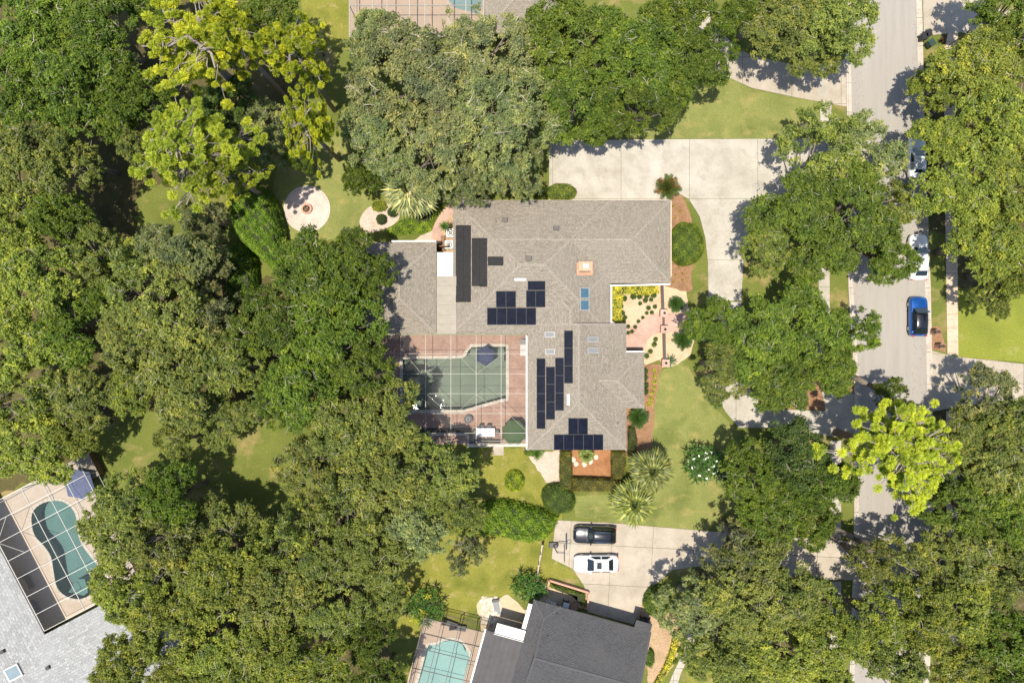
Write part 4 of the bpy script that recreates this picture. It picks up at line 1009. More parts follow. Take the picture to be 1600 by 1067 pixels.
# bare grey limbs sticking out of some crowns
rgd = random.Random(77)
def deadwood(px, py, h, size, n=3, spread=math.pi*2, az=0):
    q = P(px, py, h); t = min(TREES, key=lambda o: (o.location.x-q.x)**2 + (o.location.y-q.y)**2); base = q - Vector((t.location.x, t.location.y, 0))
    m = MB()
    def grow(p, d, ln, r, lv):
        pts = [p]
        for _ in range(4):
            d = (d + Vector((rgd.gauss(0, .3), rgd.gauss(0, .3), rgd.gauss(0, .22)))).normalized(); p = p + d*ln/4; pts.append(p)
        m.tube(pts, [r, r*.85, r*.7, r*.55, r*.35], 5)
        if lv:
            for k in range(2 if lv > 1 else 3):
                e = (d + Vector((rgd.gauss(0, .65), rgd.gauss(0, .65), rgd.gauss(0, .15)))).normalized(); grow(pts[rgd.choice((2, 3, 4))], e, ln*.62, r*.55, lv-1)
    for k in range(n):
        a = az + (k-(n-1)/2)*spread/n + rgd.uniform(-.3, .3); grow(base + Vector((0, 0, .2)), Vector((math.cos(a), math.sin(a), .25)), size, size*.024, 3)
    m.tube([base-Vector((0,0,1.8)), base+Vector((0,0,.25))], [size*.05, size*.035], 6); m.build('dead_limb', M['dead'], t, smooth=True)
for q in ((1000,68,11,2.3,5),(985,38,11.5,1.5,3),(925,160,10.5,1.6,3),(865,115,10,1.0,2),(968,100,9.5,1.4,2),(1080,85,9.5,.9,2),(635,125,11.5,1.4,2),(690,30,11,1.1,2),(790,215,10.5,1.1,2),(500,890,10.5,2.0,4),(455,860,10.5,1.6,2),(255,885,11,1.6,3),(360,830,10.5,1.3,3),(575,820,11,1.4,3),(720,850,8,1.4,4),(190,455,11,1.6,2),(285,435,10.5,1.1,2),(280,550,11,.9,2),(350,575,10,1.0,2),(40,660,10,1.1,2),(290,625,10.5,1.1,2),(30,95,11,1.3,2),(115,25,11.5,1.2,2),(560,372,9,.8,2),(540,545,11,1.0,2),(1275,340,11,1.6,3),(1340,325,10.5,1.3,2),(1210,285,9.5,1.2,3),(1330,250,9.5,1.0,3),(1265,535,10.5,1.0,2),(1215,640,9,1.1,3),(1530,160,11,1.0,3),(1505,250,10.5,.9,2),(1550,640,9,1.5,4),(1585,690,10,.9,2),(1490,975,10,1.3,3),(1375,1010,9.5,1.8,1),(1240,960,10.5,1.0,3),(1165,840,10,1.4,2),(1150,990,10,1.0,2),(1190,1050,11,1.2,3)):
    deadwood(q[0], q[1], q[2]*.86-.9, q[3]*.72, q[4], az=rgd.uniform(0, 6.28))

# ------------------------------------------------------------------ shrubs, hedges, ground cover
def seg_dist(p, poly):
    d = np.full(len(p), 1e9); n = len(poly)
    for i in range(n):
        a = np.array(poly[i]); b = np.array(poly[(i+1) % n]); ab = b-a
        t = np.clip(((p-a)@ab)/(ab@ab+1e-12), 0, 1); d = np.minimum(d, np.linalg.norm(p-(a+t[:, None]*ab), axis=1))
    return d
def inside(p, poly):
    r = np.zeros(len(p), bool); n = len(poly); j = n-1
    for i in range(n):
        xi, yi = poly[i]; xj, yj = poly[j]
        if abs(yi-yj) > 1e-12:
            c = ((yi > p[:, 1]) != (yj > p[:, 1])) & (p[:, 0] < (xj-xi)*(p[:, 1]-yi)/(yj-yi)+xi); r ^= c
        j = i
    return r
def shrub_mesh(seed, poly, h, round_, dens=260, L=.13, Wd=.075, rough_=.06, lump=0, low=False):
    """clipped or loose foliage over a footprint (metres): leaves on top and sides, twiggy dark mass within"""
    rg = np.random.default_rng(seed); pa = np.array(poly); lo, hi = pa.min(0), pa.max(0)
    A = abs(area(poly)); per = sum((Vector(poly[i])-Vector(poly[i-1])).length for i in range(len(poly)))
    n = int(A*dens*1.5); p = rg.uniform(lo, hi, (int(n*(np.prod(hi-lo)/A)), 2)); p = p[inside(p, poly)]
    d = seg_dist(p, poly); t = np.clip(d/round_, 0, 1); prof = np.sqrt(np.maximum(0, 1-(1-t)**2))
    hh = h*(.55+.45*prof) if not low else h*prof
    if round_ > .5 and not low: hh = h*(.25+.75*prof)
    if lump: hh = hh*(1+lump*np.sin(p[:, 0]*3.1+seed)*np.sin(p[:, 1]*2.7+seed*2)+lump*.6*np.sin(p[:, 0]*7+p[:, 1]*6))
    z = hh + rg.normal(0, rough_, len(p)) - rg.exponential(.06, len(p))
    pos = np.c_[p, np.maximum(.02, z)]; c = pa.mean(0)
    out = p-c; out /= np.linalg.norm(out, axis=1)[:, None]+1e-6
    nrm = np.c_[out*((1-t)*.9)[:, None], np.full(len(p), .9)]
    P3 = [pos]; N3 = [nrm]
    if not low:
        ms = int(per*h*dens*.5); k = rg.integers(0, len(poly), ms); f = rg.uniform(0, 1, ms)[:, None]
        a = pa[k]; b = pa[(k+1) % len(poly)]; q = a*(1-f)+b*f; e = b-a; nn = np.c_[e[:, 1], -e[:, 0]]; nn /= np.linalg.norm(nn, axis=1)[:, None]+1e-9
        if area(poly) < 0: nn = -nn
        zz = rg.uniform(.03, (.62 if round_ < .5 else .42)*h, ms); q = q + nn*rg.normal(-.03, rough_, ms)[:, None]
        P3.append(np.c_[q, zz]); N3.append(np.c_[nn, np.full(ms, .3)])
    pos = np.concatenate(P3); nrm = np.concatenate(N3)
    tint = np.clip(.48 + .22*np.sin(pos[:, 0]*4.3+seed)*np.sin(pos[:, 1]*3.9) + rg.normal(0, .15, len(pos)), 0, 1)
    me = fast_mesh('foliage', leaf_quads(rg, pos, nrm, L, Wd, jitter=.55), 4, tint)
    m = MB(); cv = Vector(c); N = 5; ring = []
    for i in range(N+1):
        s = 1-i/N; dd = (1-s)*math.sqrt(A/math.pi); tt = min(1, dd/round_); pr = math.sqrt(max(0, 1-(1-tt)**2)); z_ = h*((.25+.75*pr) if round_ > .5 else (.55+.45*pr)) - .12
        if low: z_ = h*pr*.4
        ring.append([(cv.x+(x-cv.x)*max(s, .01)*.94, cv.y+(y-cv.y)*max(s, .01)*.94, max(.01, z_)) for x, y in poly])
    b = len(poly); ring.insert(0, [(x, y, 0) for x, y, z in ring[0]])
    for r_ in ring: m.v += r_
    for i in range(len(ring)-1):
        for j in range(b): m.f.append([i*b+j, i*b+(j+1) % b, (i+1)*b+(j+1) % b, (i+1)*b+j])
    return me, m.mesh('inner_branches')
M['inner'] = plain('inner_twigs', (.030,.035,.014), .95, var=.3, sc=8)
_sd = [100]
def shrub(name, label, cat, px_poly, h, col, round_=.3, group=None, mat='leaf', **k):
    _sd[0] += 1; w = [(q.x, q.y) for q in PL(px_poly, h*.8)]
    if area(w) < 0: w = w[::-1]
    cx = sum(p[0] for p in w)/len(w); cy = sum(p[1] for p in w)/len(w); w = [(x-cx, y-cy) for x, y in w]
    me, core = shrub_mesh(_sd[0], w, h, round_, **k)
    t = thing(name, label, cat, (cx, cy, 0), 0, group); c = obj('foliage', me, M[mat], t); c.color = (col[0]*1.45, col[1]*1.4, col[2]*1.4, 1); obj('inner_branches', core, M['inner'], t); return t
def ell(cx, cy, rx, ry=None, n=26, wob=.04, rot=0):
    ry = ry or rx; r = random.Random(int(cx*7+cy)); o = []
    for i in range(n):
        a = 2*math.pi*i/n; k = 1+r.uniform(-wob, wob); x, y = rx*k*math.cos(a), ry*k*math.sin(a)
        o.append((cx+x*math.cos(rot)-y*math.sin(rot), cy+x*math.sin(rot)+y*math.cos(rot)))
    return o
shrub('hedge', 'clipped hedge strip on the left side of the rust mulch bed', 'hedge', [(876,705),(893,705),(894,748),(893,766),(877,764),(875,740)], 1.5, (.10,.105,.022), group='clipped hedges round the rust mulch bed')
shrub('hedge', 'clipped hedge strip along the bottom of the rust mulch bed', 'hedge', [(895,747),(956,749),(972,752),(968,768),(895,769)], 1.5, (.12,.11,.024), group='clipped hedges round the rust mulch bed')
shrub('hedge', 'clipped hedge strip on the right side of the rust mulch bed', 'hedge', [(956,705),(978,705),(979,730),(972,750),(957,748)], 1.5, (.11,.105,.024), group='clipped hedges round the rust mulch bed')
shrub('round_shrub', 'dark oval clipped shrub at the corner of the lower driveway', 'shrub', ell(873,781,27,23,rot=.5), 1.7, (.07,.11,.02), .9)
shrub('round_shrub', 'big bright green dome shrub between the tan roof and the driveway', 'shrub', ell(1076,379,28,34), 2.3, (.10,.145,.018), 1.6, dens=300)
shrub('round_shrub', 'round clipped shrub beside the charcoal roof and the lower driveway', 'shrub', ell(1030,944,22,25), 1.7, (.095,.15,.018), .9)
shrub('round_shrub', 'small lime green shrub alone on the dry back lawn', 'shrub', ell(804,752,15,17), 1.0, (.20,.26,.018), .9, lump=.1)
shrub('hedge', 'long bright green vine covered hedge between the wood and the patio lawn', 'hedge', smooth_poly([(356,300),(376,288),(400,290),(418,304),(432,340),(440,385),(446,420),(430,425),(400,400),(372,375),(358,345)], 3), 3.4, (.10,.17,.018), 1.0, dens=260, L=.2, Wd=.12, lump=.06)
shrub('hedge', 'bright vine growth in shade beside the dark middle oaks', 'hedge', smooth_poly([(360,380),(385,385),(395,430),(392,500),(372,560),(352,500),(352,430)], 3), 2.6, (.085,.145,.018), 1.0, dens=220, L=.2, Wd=.12, lump=.08)
shrub('hedge', 'loose light green shrub bank above the dry side lawn', 'hedge', smooth_poly([(752,792),(790,786),(830,796),(866,806),(868,820),(852,842),(820,848),(780,838),(745,832)], 3), 2.0, (.12,.19,.018), .9, dens=230, L=.24, Wd=.11, lump=.10, rough_=.14)
shrub('round_shrub', 'olive oval shrub at the left head of the big driveway', 'shrub', ell(877,299,24,14), 1.1, (.13,.17,.025), .7)
shrub('round_shrub', 'small round shrub between the oval shrub and the live oak', 'shrub', ell(848,300,12,11), 1.0, (.12,.16,.025), .6)
shrub('round_shrub', 'lime shrub left of the stone bed near the fan palm', 'shrub', ell(592,322,12,8), .6, (.19,.22,.018), .4)
for i, (x, y) in enumerate(((595,342),(613,330))): shrub('round_shrub', ['lower', 'upper'][i]+' of two small dark round shrubs in the pink gravel bed', 'shrub', ell(x, y, 8), .8, (.045,.075,.02), .5, 'small dark shrubs in the gravel bed')
def cover(label, pts, h, col, **k):
    t = shrub('ground_cover', label, 'ground cover', pts, h, col, .5, low=True, **k); t['kind'] = 'stuff'; return t
cover('bright green ground cover lawn edge left of the pink curved walk', smooth_poly([(622,345),(640,340),(664,344),(690,318),(708,306),(700,322),(684,336),(672,362),(640,366),(604,370),(608,358)], 3), .22, (.14,.21,.018), dens=150, L=.2, Wd=.1)
yel = (.40,.38,.05)
for yp, yl in (([(957,447),(1028,447),(1030,458),(1005,462),(985,459),(957,460)],'upper wall'),([(957,461),(975,461),(972,480),(972,505),(957,503)],'left wall')): shrub('ground_cover', 'yellow leaved ground cover along the '+yl+' of the courtyard', 'ground cover', yp, .5, yel, .35, dens=170, L=.2, Wd=.1, lump=.15)['kind'] = 'stuff'
shrub('ground_cover', 'yellow leaved border beside the curved path of the charcoal house', 'ground cover', [(1054,985),(1063,985),(1060,1010),(1052,1035),(1038,1060),(1024,1080),(1016,1078),(1034,1048),(1046,1020)], .4, yel, .3, dens=170, L=.2, Wd=.1, lump=.15)['kind'] = 'stuff'
ORD = ['first', 'second', 'third', 'fourth', 'fifth', 'sixth', 'seventh']
g0 = 'small round green shrubs in the sandy courtyard bed'
for x, y, r in ((976,466,4.4),(990,463,4.6),(1000,463,4.4),(1011,461,4.4),(1022,461,4.6),(971,478,3.8),(1009,469,4),(1018,468,3),(1001,474,3),(1014,481,3.4),(1024,479,3.2),(973,489,4),(977,496,3.4),(1019,488,3),(1011,489,2.6),(1005,496,2.4),(975,500,3),(982,510,3),(988,518,3),(993,511,3),(982,520,2.8),(998,502,2.6)):
    shrub('small_shrub', 'small dark green mound plant in the sandy courtyard bed', 'shrub', ell(x, y, r, n=12), .45, (.06,.10,.02), .3, g0, dens=420, L=.1, Wd=.05)
for x, y, r in ((1025,530,3.4),(1023,538,3.8),(1017,549,3.6),(1011,556,4)):
    shrub('small_shrub', ORD[[530,538,549,556].index(y)]+' from the top of the four green mounds right of the entrance path', 'shrub', ell(x, y, r, n=12), .45, (.08,.13,.02), .3, 'mound row beside the entrance path', dens=420, L=.1, Wd=.05)
for x, y, r in ((1023,579,3),(1024,588,3.2),(1023,597,3.4),(1022,606,2.8),(1020,614,3.4),(1018,623,3.4),(1015,631,3.6)):
    shrub('small_shrub', ORD[[579,588,597,606,614,623,631].index(y)]+' from the top of the seven yellow leaved plants in a curved row', 'shrub', ell(x, y, r, n=12, wob=.12), .35, yel, .25, 'yellow plants in a curved row', dens=420, L=.12, Wd=.05)
for x, y in ((1068,983),(1067,1000),(1061,1016),(1055,1034)): shrub('small_shrub', ORD[[983,1000,1016,1034].index(y)]+' from the top of the round shrubs between yellow border and curved path', 'shrub', ell(x, y, 5, n=14), .5, (.13,.18,.02), .35, 'round shrubs by the curved path', dens=380, L=.1, Wd=.05)
for x, y in ((1009,580),(1009,590),(1010,602),(1010,612)): shrub('small_shrub', ORD[[580,590,602,612].index(y)]+' from the top of the dark shrubs against the east wall of the tan house', 'shrub', ell(x, y, 3.6, 5, n=12), .6, (.05,.085,.02), .3, 'foundation shrubs at the east wall')
for x, y in ((1053,322),(1048,330),(1063,330),(1069,348),(1056,340)): shrub('small_shrub', 'tiny yellow tuft in the red mulch above the dome shrub', 'shrub', ell(x, y, 2, n=8), .25, (.34,.27,.05), .15, 'yellow tufts above the dome shrub', dens=400, L=.1, Wd=.05)
for x, y in ((1062,418),(1068,427),(1056,430),(1067,437),(1053,440)): shrub('small_shrub', 'tiny yellow tuft in the red mulch below the dome shrub', 'shrub', ell(x, y, 2, n=8), .25, (.34,.27,.05), .15, 'yellow tufts below the dome shrub', dens=400, L=.1, Wd=.05)
shrub('hedge', 'low dark planting along the east wall corner by the cycad', 'hedge', [(982,668),(992,666),(996,690),(992,712),(982,712)], .8, (.06,.075,.022), .3, lump=.15)
shrub('hedge', 'thin clipped hedge in the walled planter behind the charcoal house', 'hedge', [(861,912),(915,928),(914,948),(909,946),(908,932),(860,918)], .9, (.11,.15,.02), .3)
shrub('round_shrub', 'bright shrub at the east wall of the charcoal house', 'shrub', ell(1016,1030,8,14), 1.0, (.09,.15,.02), .5, lump=.1)
shrub('round_shrub', 'dull red shrub seen between the oaks on the lower right', 'shrub', ell(1556,925,14), 1.5, (.20,.06,.025), .7)
shrub('round_shrub', 'low shrub against the back wall beside the pool cage corner', 'shrub', ell(828,706,9,7), .8, (.10,.15,.02), .4, lump=.2)

# --- palms, cycads and strappy plants: every frond its own part
def fan_frond(L=2.0, seed=0, n=15):
    rg = random.Random(seed); vs = []; tint = []
    def q(a, b, w0, w1, t):
        d = (b-a); sdv = Vector((-d.y, d.x, 0)); sdv = sdv.normalized() if sdv.length > 1e-6 else Vector((0, 1, 0))
        vs.extend([tuple(a-sdv*w0), tuple(a+sdv*w0), tuple(b+sdv*w1), tuple(b-sdv*w1)]); tint.append(t)
    st = Vector((0, 0, 0)); hub = Vector((L*.5, 0, L*.12)); q(st, hub, .025, .02, .55)
    for i in range(n):
        a = R(-100+200*i/(n-1)); dv = Vector((math.cos(a), math.sin(a), 0)); ln = L*.5*(1-.25*abs(a)/R(100))*rg.uniform(.9, 1.08)
        mid = hub + dv*ln*.55 + Vector((0, 0, .05+.05*(i % 2))); end = hub + dv*ln + Vector((0, 0, -ln*.30))
        t = .70+rg.uniform(-.22, .3) if i % 2 else .25+rg.uniform(-.15, .2)
        q(hub, mid, .02, .085, t); q(mid, end, .085, .010, t+.08)
    return fast_mesh('frond', np.array(vs), 4, np.clip(tint, 0, 1))
def feather_frond(L=1.2, n=22, leaf=.3, wd=.022, seed=0, arch=.35):
    rg = random.Random(seed); vs = []; tint = []
    P_ = lambda t: Vector((L*t, 0, L*(arch*math.sin(t*2.3)*.9 - .12*t*t)))
    for i in range(5):
        a, b = P_(i/5), P_((i+1)/5); vs += [tuple(a+Vector((0,-.02,0))), tuple(a+Vector((0,.02,0))), tuple(b+Vector((0,.012,0))), tuple(b+Vector((0,-.012,0)))]; tint.append(.75)
    for i in range(n):
        t = .12+.88*i/n; c = P_(t)
        for s in (-1, 1):
            ln = leaf*math.sin(math.pi*(t*.85+.08))**.6; e = c + Vector((ln*.45, s*ln*.85, rg.uniform(-.06, .08))); w = Vector((wd, 0, 0))
            vs += [tuple(c-w), tuple(c+w), tuple(e+w*.5), tuple(e-w*.5)]; tint.append(.45+rg.uniform(-.2, .25))
    return fast_mesh('frond', np.array(vs), 4, np.clip(tint, 0, 1))
def blade(L=1.0, W=.16, seed=0, arch=.5, fold=.03):
    vs = []; tint = []; n = 5; P_ = lambda t: Vector((L*t, 0, L*(arch*t - arch*.95*t*t*1.2)))
    ws = [W*.35*(.3), W*.8, W, W*.85, W*.5, .004]
    for i in range(n):
        a, b = P_(i/n), P_((i+1)/n)
        for s in (-1, 1):
            qd = [a, a+Vector((0, s*ws[i]/2, fold)), b+Vector((0, s*ws[i+1]/2, fold)), b]
            vs += [tuple(x) for x in (qd if s < 0 else qd[::-1])]; tint.append(.5+.12*s)
    return fast_mesh('leaf', np.array(vs), 4, np.clip(tint, 0, 1))
FR = {'fan': [fan_frond(2.0, s) for s in range(3)], 'sago': [feather_frond(1.15, 24, .26, .02, s) for s in range(2)], 'feather': [feather_frond(2.2, 26, .5, .035, s+5, .3) for s in range(2)],
      'blade': [blade(1.0, .17, s, .5) for s in range(2)], 'strap': [blade(.8, .09, s, .45) for s in range(2)]}
def rosette(name, label, cat, px, py, h, r, kind, n, col, part='frond', trunk=.0, elev=(5, 70), mat='frond', group=None, seed=1, tw=.16, alt_col=None):
    rg = random.Random(seed*31+int(px)); q = P(px, py, h); t = thing(name, label, cat, (q.x, q.y, 0), 0, group)
    if trunk > 0:
        m = MB().tube([(0,0,0), (.03,.02,trunk*.5), (0,0,trunk)], [tw*1.25, tw, tw*.9], 9); m.build('trunk', M['bark'], t, smooth=True)
    protos = FR[kind]; nat = {'fan': 2.0, 'sago': 1.15, 'feather': 2.2, 'blade': 1.0, 'strap': .8}[kind]
    for i in range(n):
        f = i/n; el = elev[0] + (elev[1]-elev[0])*f**1.3
        o = obj(part, protos[i % len(protos)], M[mat], t); k = r/nat*rg.uniform(.88, 1.08)
        o.location = (0, 0, max(trunk, .05)); o.rotation_euler = (rg.uniform(-.25, .25), -R(el), i*2.39996+rg.uniform(-.15, .15)); o.scale = (k, k, k)
        v = rg.uniform(.8, 1.25); c = col
        if alt_col and rg.random() < .25: c = alt_col  # some fronds at random take the second colour
        o.color = (c[0]*v, c[1]*v, c[2]*v, 1)
    return t
rosette('fan_palm', 'pale dusty fan palm beside the live oak and pink walk', 'palm', 641, 299, 4.5, 3.1, 'fan', 27, (.23,.25,.12), trunk=4.0, elev=(-25, 70), seed=2, alt_col=(.42,.34,.22))
rosette('fan_palm', 'upper olive fan palm between the hedge and the front lawn', 'palm', 1018, 735, 3.6, 2.6, 'fan', 27, (.13,.15,.05), trunk=3.2, elev=(-25, 70), seed=3, group='pair of fan palms by the lower driveway')
rosette('fan_palm', 'lower brighter fan palm on the edge of the lower driveway', 'palm', 990, 785, 3.4, 2.75, 'fan', 27, (.17,.20,.055), trunk=3.0, elev=(-25, 70), seed=4, group='pair of fan palms by the lower driveway')
rosette('fan_palm', 'palm at the bend of the island shading the dark driveway', 'palm', 1120, 628, 2.0, .9, 'fan', 14, (.06,.09,.02), trunk=1.6, elev=(-10, 60), seed=24)
gs = 'round cycads in the front beds'
for x, y, r, l in ((1057,475,1.0,'round dark cycad on the sand beside the courtyard wall'), (1067,531,1.2,'round dark cycad with pale centre below the entrance walk'), (997,652,1.25,'round dark cycad with pale centre at the east wall notch')):
    t = rosette('cycad', l, 'cycad', x, y, .8, r, 'sago', 44, (.045,.09,.018), trunk=.45, elev=(2, 62), group=gs, seed=int(x), tw=.2)
    if x != 1057: MB().lathe([(.12, .5), (.16, .62), (.08, .78), (.01, .82)], 10).build('cone', M['mulch_tan'], t)
rosette('agave', 'spiky blue green agave at the corner pillar of the garden wall', 'agave', 1047, 564, .4, .95, 'strap', 26, (.13,.19,.11), part='leaf', elev=(5, 70), seed=8, mat='gloss_leaf')
rosette('spiky_shrub', 'reddish green spiky shrub at the corner of roof and driveway', 'shrub', 1044, 292, .9, 1.6, 'feather', 46, (.075,.10,.025), elev=(10, 85), seed=9, alt_col=(.13,.085,.03))
rosette('small_palm', 'small green palm beside the wooden gate and air conditioners', 'palm', 694, 353, 2.4, .75, 'blade', 26, (.07,.14,.025), part='leaf', trunk=2.1, elev=(-5, 75), seed=10, mat='gloss_leaf', tw=.08)
rosette('small_palm', 'small fan palm at the top of the rust mulch bed', 'palm', 916, 712, 1.4, 1.0, 'fan', 16, (.14,.19,.05), trunk=1.0, elev=(-10, 60), seed=11, tw=.1)
rosette('small_palm', 'strappy palm beside the back corner of the tan house', 'palm', 839, 709, 1.0, .85, 'feather', 18, (.08,.15,.025), trunk=.6, elev=(0, 70), seed=12, tw=.1)
# flowering clump
def clump(label, name, px, py, rad, n, hh, col, leafL, part='leaf', fl=0, seed=1, kind='blade', yellow=False):
    rg = random.Random(seed); q = P(px, py, hh); t = thing(name, label, 'shrub', (q.x, q.y, 0))
    tips = []
    for i in range(n):
        a = i*2.39996; r = rad*math.sqrt((i+.4)/n)*.86; z_ = hh*(1-.35*(r/rad)**2)*rg.uniform(.85, 1.05)
        p = Vector((r*math.cos(a), r*math.sin(a), z_)); tips.append(p)
        s = MB().tube([(p.x*.15, p.y*.15, 0), (p.x*.6, p.y*.6, z_*.5), p], [.05, .04, .025], 5); s.build('stem', M['bark'], t)
        for j in range(8):
            o = obj(part, FR[kind][j % 2], M['gloss_leaf'], t); k = leafL*rg.uniform(.8, 1.15); o.scale = (k, k*1.1, k); o.location = p
            o.rotation_euler = (rg.uniform(-.3, .3), -R(rg.uniform(0, 55)), a + (j-3.5)*.72 + rg.uniform(-.2, .2)); v = rg.uniform(.75, 1.3)
            cc = (.36,.36,.03) if (yellow and i % 9 == 2) else col; o.color = (cc[0]*v, cc[1]*v, cc[2]*v, 1)
    for i in range(fl):
        p = rg.choice(tips) + Vector((rg.uniform(-.2, .2), rg.uniform(-.2, .2), .22)); m = MB()
        for k in range(3):
            c = p+Vector((rg.uniform(-.10, .10), rg.uniform(-.10, .10), rg.uniform(-.03, .05)))
            for j in range(5):
                a = j*1.2566+k; e = Vector((math.cos(a), math.sin(a), .25))*.095; s_ = Vector((-math.sin(a), math.cos(a), 0))*.03
                m.poly([c, c+e*.6-s_, c+e, c+e*.6+s_])
        m.build('flower', M['flower'], t)
    return t
clump('wide clump of long green leaves dotted with white flowers on the front lawn', 'flowering_shrub', 1098, 724, 2.35, 30, 2.0, (.055,.12,.025), .78, fl=22, seed=3)
clump('second smaller white flowered clump half under the dark oak', 'flowering_shrub', 1128, 735, 1.3, 11, 1.8, (.05,.11,.025), .75, fl=10, seed=4)
clump('dark glossy tropical clump with yellow new leaves left of the bronze pool cage', 'tropical_shrub', 662, 950, 2.3, 27, 1.9, (.05,.11,.018), .75, seed=5, yellow=True)
clump('dark glossy tropical clump between the rock bed and the white fence', 'tropical_shrub', 822, 918, 1.7, 18, 1.9, (.05,.115,.018), .72, seed=6)
clump('low tropical clump beside the planter wall', 'tropical_shrub', 846, 922, .9, 8, 1.3, (.055,.12,.018), .6, seed=7)
rosette('fern', 'pale fallen palm fronds on the dead ground', 'fern', 520, 806, 8.0, 1.2, 'feather', 12, (.30,.22,.10), elev=(-10, 30), seed=13, trunk=7.6, tw=.14) if False else None

# ------------------------------------------------------------------ rocks, walls, yard things
rg = random.Random(5)
def rock(parent_mb, x, y, s):
    k = 7; m = parent_mb; b = len(m.v); r0 = [s*rg.uniform(.7, 1.2) for _ in range(k)]; z = s*rg.uniform(.4, .75)
    for f, zz in ((1, 0), (1.02, z*.55), (.62, z)):
        for j in range(k): a = 2*math.pi*j/k; m.v.append((x+r0[j]*f*math.cos(a), y+r0[j]*f*math.sin(a), zz+rg.uniform(-.02, .02)))
    for i in range(2):
        for j in range(k): m.f.append([b+i*k+j, b+i*k+(j+1) % k, b+(i+1)*k+(j+1) % k, b+(i+1)*k+j])
    m.f.append([b+2*k+j for j in range(k)])
m = MB()
for i in range(95):
    t = rg.random(); x = 762+rg.uniform(-10, 14)+ (t*22 if i % 2 else 0); y = 932+t*42
    if i % 2 and t > .5: continue
    q = P(x, y); rock(m, q.x, q.y, rg.uniform(.12, .30))
rk = m.build('rock_pile', M['stone']); tag(rk, 'spread of pale rocks round the little pond near the charcoal house', 'rocks', kind='stuff')
for x, y, l in ((900,724,'second'), (913,725,'third'), (923,721,'fourth'), (931,714,'fifth'), (895,717,'first')):
    m = MB(); q = P(x, y); rock(m, 0, 0, .32 if l != 'fifth' else .26); o = m.build('stone', M['stone']); o.location = (q.x, q.y, .02); tag(o, l+' from the left of the five pale stones below the small palm', 'stone', 'pale stones on the rust mulch')
pd = thing('pond', 'small grey pond with dark rim in the rock bed', 'pond', P(776, 947), R(10)); MB().box(-.42,-.95,0,.42,.95,.16).build('liner', M['grey_metal'], pd, bevel=.05); MB().box(-.34,-.85,.161,.34,.6,.17).build('water', M['grey_glass'], pd); MB().box(-.4,.62,.162,.4,.9,.4).build('spout_box', M['dark_metal'], pd)
gw = thing('garden_wall', 'low terracotta wall with lamp topped pillars beside the courtyard', 'wall', P(1035, 515))
c0 = P(1035, 515)
def wseg(x0, y0, x1, y1, w=.16, h=.8):
    MB().bar(P(x0,y0)-Vector((c0.x,c0.y,-h/2)), P(x1,y1)-Vector((c0.x,c0.y,-h/2)), w, h).build('wall_panel', M['brick'], gw); MB().bar(P(x0,y0)-Vector((c0.x,c0.y,-h-.03)), P(x1,y1)-Vector((c0.x,c0.y,-h-.03)), w+.08, .06).build('cap', M['dark_metal'], gw)
wseg(1032.5,447,1034,485); wseg(1035.5,520,1036.5,562)
for x, y in ((1034.5,490),(1035.5,515),(1037,567)):
    q = P(x, y) - Vector((c0.x, c0.y, 0)); p_ = MB().box(q.x-.34,q.y-.34,0,q.x+.34,q.y+.34,1.0).build('pillar', M['brick'], gw)
    MB().box(q.x-.42,q.y-.42,1.001,q.x+.42,q.y+.42,1.08).build('pillar_cap', M['paver_pink'], p_); MB().lathe([(.10,1.081),(.13,1.2),(.13,1.38),(.02,1.5)], 8, (q.x, q.y, 0)).build('lamp', M['dark_metal'], p_)
gt = thing('gate', 'dark metal gate between the two upper pillars of the courtyard wall', 'gate', P(1035, 502.5))
for i in range(9): MB().bar((0, -.62+i*.155, .1), (0, -.62+i*.155, 1.0), .03).build('bar', M['dark_metal'], gt)
MB().bar((0,-.66,1.02),(0,.66,1.02), .05).build('rail', M['dark_metal'], gt); MB().bar((0,-.66,.12),(0,.66,.12), .05).build('rail', M['dark_metal'], gt)
st = MB().bar(P(978,548)+Vector((0,0,.12)), P(1003,548)+Vector((0,0,.12)), .35, .22).build('step', M['wood']); tag(st, 'dark bar in place of the shadow line at the end of the pink entrance walk', 'step')  # added dark bar stands in for a shadow line across the walk
# brown wooden gate by the ACs
wg = thing('wooden_fence', 'brown wooden side fence beside the white flat roof', 'fence', P(689, 388))
for i in range(12): MB().box(-.95+i*.16, -.05, .05, -.81+i*.16, .03, 1.8).build('board', M['wood'], wg)
for z_ in (.4, 1.4): MB().box(-.95,.031,z_,.95,.09,z_+.1).build('rail', M['wood'], wg)
o = MB().box(0,0,.02,.42,1.7,.5).build('planter_box', M['wood']); q = P(689.5, 393); o.location = (q.x, q.y, 0); tag(o, 'long brown wooden box in front of the air conditioners', 'box')
def ac(px, py, label, s=.9, rz=0, h=.9):
    t = thing('air_conditioner', label, 'air conditioner', P(px, py), rz, 'air conditioners by the wall')
    MB().box(-s/2,-s/2,.08,s/2,s/2,h).build('casing', M['white_metal'], t, bevel=.03); MB().lathe([(s*.40, h+.002), (s*.40, h+.03), (s*.36, h+.04)], 20).build('fan_ring', M['dark_metal'], t)
    m = MB()
    for r_ in (.12, .2, .28): m.lathe([(s*r_, h+.045), (s*r_*1.08, h+.05)], 16)
    m.build('fan_guard', M['white_metal'], t)
    for k in range(4):
        a = k*math.pi/2; MB().bar((0,0,h+.06), (math.cos(a)*s*.36, math.sin(a)*s*.36, h+.06), .05, .012).build('fan_blade', M['grey_metal'], t)
ac(702.5, 384, 'white air conditioner with round fan nearest the white flat roof'); ac(705, 366, 'white air conditioner half under the tan roof edge')
ac(862, 944, 'pale condenser box behind the charcoal roof corner', .8, R(-15))
